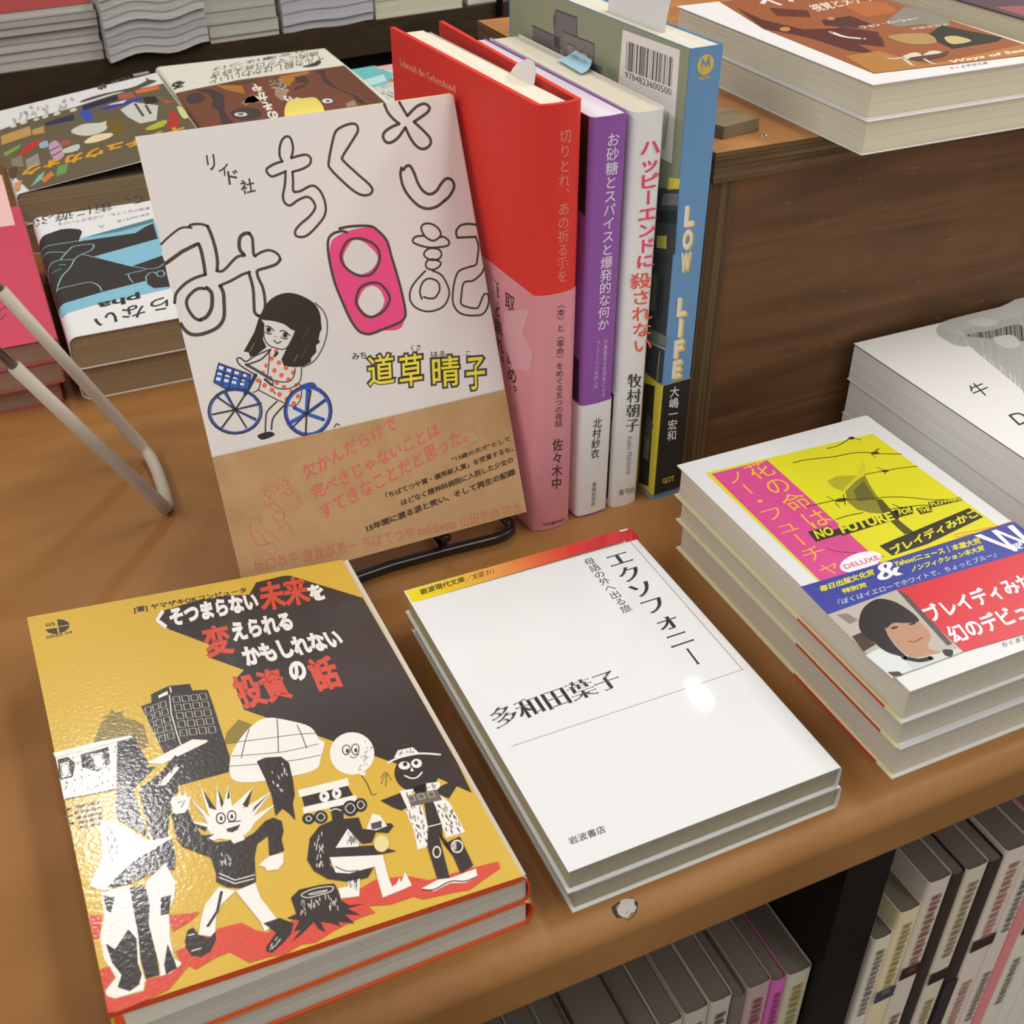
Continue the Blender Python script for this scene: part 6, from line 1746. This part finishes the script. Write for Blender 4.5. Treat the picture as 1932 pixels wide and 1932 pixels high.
# ================================================================== FRONT ROW
# --- yellow comic style paperbacks
def inv_plane(u, v, l):
    return tuple(IO + iex * u + iey * v + inn * l)
IO, iex, iey = Vector((-194.529403, 104.999935, 35.644514)), Vector((0.996589, -0.004006, -0.082430)), Vector((0.003977, 0.999992, -0.000511))
inn = iex.cross(iey)
GI = 0.95
gl = dict(rough=0.32, spec=0.4, coat=0.55, bump=0.16)
for i in (0, 1):
    lab = ('yellow illustrated paperback with black shadow title lying underneath its twin, orange inner cover', 'yellow illustrated paperback with lifted glossy cover, uppermost of two')[i]
    t = thing('yellow_paperback', lab, 'book', (-130, 16, i * 12), 'yellow paperbacks at the front left')
    z0 = i * 12.0
    fr = frame((-192.5, -73.3, z0), (1, 0.004, 0), (-0.012, 1, 0), (0, 0, 1))
    Wd, Hd = 125.5, 177.0
    mb = MB()
    ym = mat('d9b244', gl['rough'], gl['spec'], GI, 0.0, gl['coat'], gl['bump'])
    om = mat('e0562c', 0.5, 0.3, GI)
    if i == 1:
        # front cover lifted along its fore-edge
        q = [(0, 0.6), (124.4, -1.5), (128.2, -177.2), (4.6, -178.3)]
        mb.add([inv_plane(u, v, 0) for u, v in q], [(3, 2, 1, 0)], ym)
        mb.add([inv_plane(u, v, -0.35) for u, v in q], [(0, 1, 2, 3)], om)
        mb.add([inv_plane(u, v, l) for l in (0, -0.35) for u, v in q], [(0, 1, 5, 4), (3, 0, 4, 7)], mat('c9b070', 0.6, 0.1, GI))
        mb.add([inv_plane(u, v, l) for l in (0, -0.35) for u, v in q], [(2, 3, 7, 6)], om)
        hem = [(0.3, -177.6), (40, -177.0), (80, -176.6), (124, -176.2)]
        hp = [inv_plane(4.6 + (u - 0.3) * 0.998, -178.2 + (u / 124.0) * 1.0, l) for l in (-0.36, -2.9) for u, v in hem]
        mb.add(hp, [(k, k + 1, 5 + k, 4 + k) for k in range(3)], om)
        mb.add([(p_[0], p_[1] + d_, p_[2]) for d_ in (0.0, 14.0) for p_ in hp[4:]], [(k, k + 1, 5 + k, 4 + k) for k in range(3)], om)
        art(mb, 'inv', inv_plane, GI, **gl)
        # rounded spine down to the back cover
        tp = [inv_plane(124.4, -1.5, 0), inv_plane(128.2, -177.2, 0)]
        n = 8
        rowp = []
        for k in range(n + 1):
            a = k / n
            for px, py, pz in tp:
                rowp.append((px + 2.0 * math.sin(math.pi * a) ** 0.7 + (1.5 * a), py, pz + (z0 + 0.1 - pz) * a))
        mb.add(rowp, [(2 * k, 2 * k + 1, 2 * k + 3, 2 * k + 2) for k in range(n)], mat('d9d2c4', 0.4, 0.3, GI), True)
        mb.add([(x_ - .5, y_, z_) for x_, y_, z_ in rowp], [(2 * k + 2, 2 * k + 3, 2 * k + 1, 2 * k) for k in range(n)], om, True)
        e0, e1 = rowp[-2], rowp[-1]
        mb.add([e0, e1, (-191.5, -73, z0 + .1), (-193.5, 104, z0 + .1)], [(0, 1, 2, 3)], om)
        mb.add([(e0[0], e0[1], e0[2] + .4), (e1[0], e1[1], e1[2] + .4), (-191.5, -73, z0 + .5), (-193.5, 104, z0 + .5)], [(3, 2, 1, 0)], om)
        fb = [rowp[2 * k + 1] for k in range(n + 1)]
        mb.add([(x_, y_ - .02, z_) for x_, y_, z_ in fb] + [(x_ - .8, y_ - .02, z_) for x_, y_, z_ in fb], [(k, k + 1, n + 2 + k, n + 1 + k) for k in range(n)], om)
    else:
        p = profile(Wd + 2.5, 11.6, 4.0, 1.6)
        mb.ribbon(p, inset(p, 0.45), om, fr, 0, Hd)
        pp_ = inset(p, -0.05)
        mb.add([fr(a, bq, c) for bq in (0.15, Hd - .15) for a, c in pp_], [(k, k + 1, len(pp_) + k + 1, len(pp_) + k) for k in range(len(pp_) - 1)], ym, True)
    mb.build('cover', t)
    mb = MB()
    c1, c2 = (11.1, 11.1) if i == 0 else (12.4, 11.2)
    pts = [fr(a, bq, c) for bq in (0.9, Hd - 1) for a, c in ((1.2 + 4 * i, 0.65), (Wd + 1.0, 0.65), (Wd + 1.0, c1), (1.2 + 4 * i, c2))]
    mb.add(pts, [(0, 1, 2, 3), (7, 6, 5, 4), (0, 4, 5, 1), (1, 5, 6, 2), (2, 6, 7, 3), (3, 7, 4, 0)], pages('cfc8ba', 'z', 'b5ac9d', 1.0))
    mb.build('page_block', t)
    if i == 1:
        mb = MB()
        lv = [(4.8, 0.3), (60, 0.3), (Wd, 0.3)]
        hz = [19.5, 15.3, 11.6]
        for k in range(3):
            dz_ = k * 0.7
            mb.add([fr(a, bq, h_ - dz_ * (1 - a / Wd)) for bq in (0.6 - 0 + k * .3, Hd - 1) for (a, _), h_ in zip(lv, hz)], [(0, 1, 4, 3), (1, 2, 5, 4)], mat('e6ddca', 0.7, 0.15, 1.0))
        # fanned upper pages closing the wedge
        mb.add([fr(a, 0.8, c) for a, c in ((5.0, 11.25), (60, 11.9), (Wd, 11.6), (60, 15.2), (5.0, 19.4))], [(0, 1, 3, 4), (1, 2, 3)], mat('e9e1cf', 0.7, 0.15, 1.0))
        mb.add([fr(5.0, bq, c) for bq, c in ((0.8, 11.0), (0.8, 19.4), (Hd - 1, 19.4), (Hd - 1, 11.0))], [(0, 1, 2, 3)], mat('e9e1cf', 0.7, 0.15, 1.0))
        mb.build('fanned_pages', t)

# --- white paperbacks with the rainbow band
for i in (0, 1):
    fr = frame((-52.9 - (0.9 if i else -1.2) + 1.0, -75.4, i * 11.2), (1, 0, 0), (0.0, 1, 0), (0, 0, 1))
    def dec(mb, t, top=(i == 1)):
        if top:
            art(mb, 'iw', onplane(22.38), 0.91, rough=0.035, spec=0.35)
    book('white_pocketbook', 'white pocket paperback with a yellow to red band along its head, %s of two' % ('lower one', 'upper one')[i], 'book', fr, 105.3, 151.7, 11.15, 'edeeed', 'aaa28a',
         'white pocket paperbacks in the front row', gain=0.91, rough=0.035, spec=0.35, decorate=dec, paper2='9a927c', r=1.2, bulge=0.3, margin=1.4)

# --- yellow and pink pocket paperbacks with blue and red band
for i in (0, 1, 2):
    x_, y_ = ((81.0, -73.2), (79.9, -72.4), (76.3, -74.6))[i]
    fr = frame((x_, y_, i * 16.0), (1, 0, 0), (0, 1, 0), (0, 0, 1))
    def dec(mb, t, top=(i == 2), lv=i):
        if top:
            art(mb, 'chk', onplane(47.98), 0.98, rough=0.3, spec=0.35)
    t = book('pocketbook', 'pocket paperback with yellow and pink barbed wire cover and blue red band, %s of three' % ('lowest', 'middle', 'topmost')[i], 'book', fr, 105.5, 153.0, 15.95, 'dfdfdd', 'd4ccb9',
             'pocket paperbacks with the blue and red band', gain=0.98, rough=0.3, spec=0.35, decorate=dec, paper2='c6bda9', r=4.5, bulge=0.5, margin=1.6, inner='e6e1b4', th=0.5)
    mb = MB()
    H2 = 51.6
    p = profile(105.9, 16.05, 4.5, 0.6)
    dz_ = i * 16.0
    f2 = frame((x_ - .15, y_ + 9.0, dz_), (1, 0, 0), (0, 1, 0), (0, 0, 1))
    redm, whm = mat('d8343a', 0.3, 0.35, 0.98), mat('e6e6e4', 0.3, 0.35, 0.98)
    n5 = 5
    q = inset(p, 0.02)
    q = [(a, c) for a, c in p]
    # wrapped strip: thin shell over front, spine and back plus turned-in ends that show along the fore-edge
    outp = [(a, c + (0.08 if c > 8 else -0.02)) for a, c in p]
    mb.ribbon(outp, inset(outp, 0.1), redm, f2, 0, H2)
    for lo in (0.4, ):
        mb.add([f2(0.02, bq, c) for bq in (0, H2) for c in (0.05, 1.1)], [(0, 1, 3, 2)], redm)
    if i == 2:
        Pr, cu_ = rounded(48.3, x_ + 106.0, 4.5, 'R')
        art(mb, 'chkobi', Pr, 0.98, rough=0.3, spec=0.35, cuts=cu_)
    elif i == 1:
        mb.add([f2(a, bq, 16.14) for a, bq in ((0, H2 - 19), (8, H2 - 19), (8, H2), (0, H2))], [(0, 1, 2, 3)], mat('3f479a', 0.3, 0.35))
        mb.add([f2(a, bq, 16.14) for a, bq in ((0, 0.2), (36, 0.2), (36, H2 - 19), (0, H2 - 19))], [(0, 1, 2, 3)], mat('5a5048', 0.3, 0.35))
        mb.add([f2(a, bq, 16.17) for a, bq in ((9, 0.2), (34, 0.2), (34, 7), (16, 8))], [(0, 1, 2, 3)], mat('d8d4c8', 0.3, 0.35))
    mb.build('paper_band', t)

# --- large white magazines
for i in (0, 1, 2):
    x_, y_ = ((203.5, -60), (203.2, -61), (202.2, -60.5))[i]
    fr = frame((x_, y_, i * 20.0), (1, 0, 0), (0, 1, 0), (0, 0, 1))
    def dec(mb, t, top=(i == 2)):
        if top:
            art(mb, 'mag', onplane(59.98), 1.0)
            mb.add([fr(0, 0, 19.4), fr(0, 182, 19.4), fr(0, 182, 19.75), fr(0, 0, 19.75)], [(0, 1, 2, 3)], mat('4a4640'))
    book('white_magazine', 'thick white magazine with grey halftone picture, %s of three' % ('lowest', 'middle', 'topmost')[i], 'magazine', fr, 150, 182, 19.95, 'eeece6', 'f0eeea',
         'thick white magazines in front of the crate', decorate=dec, paper2='dedbd6', margin=0.5)
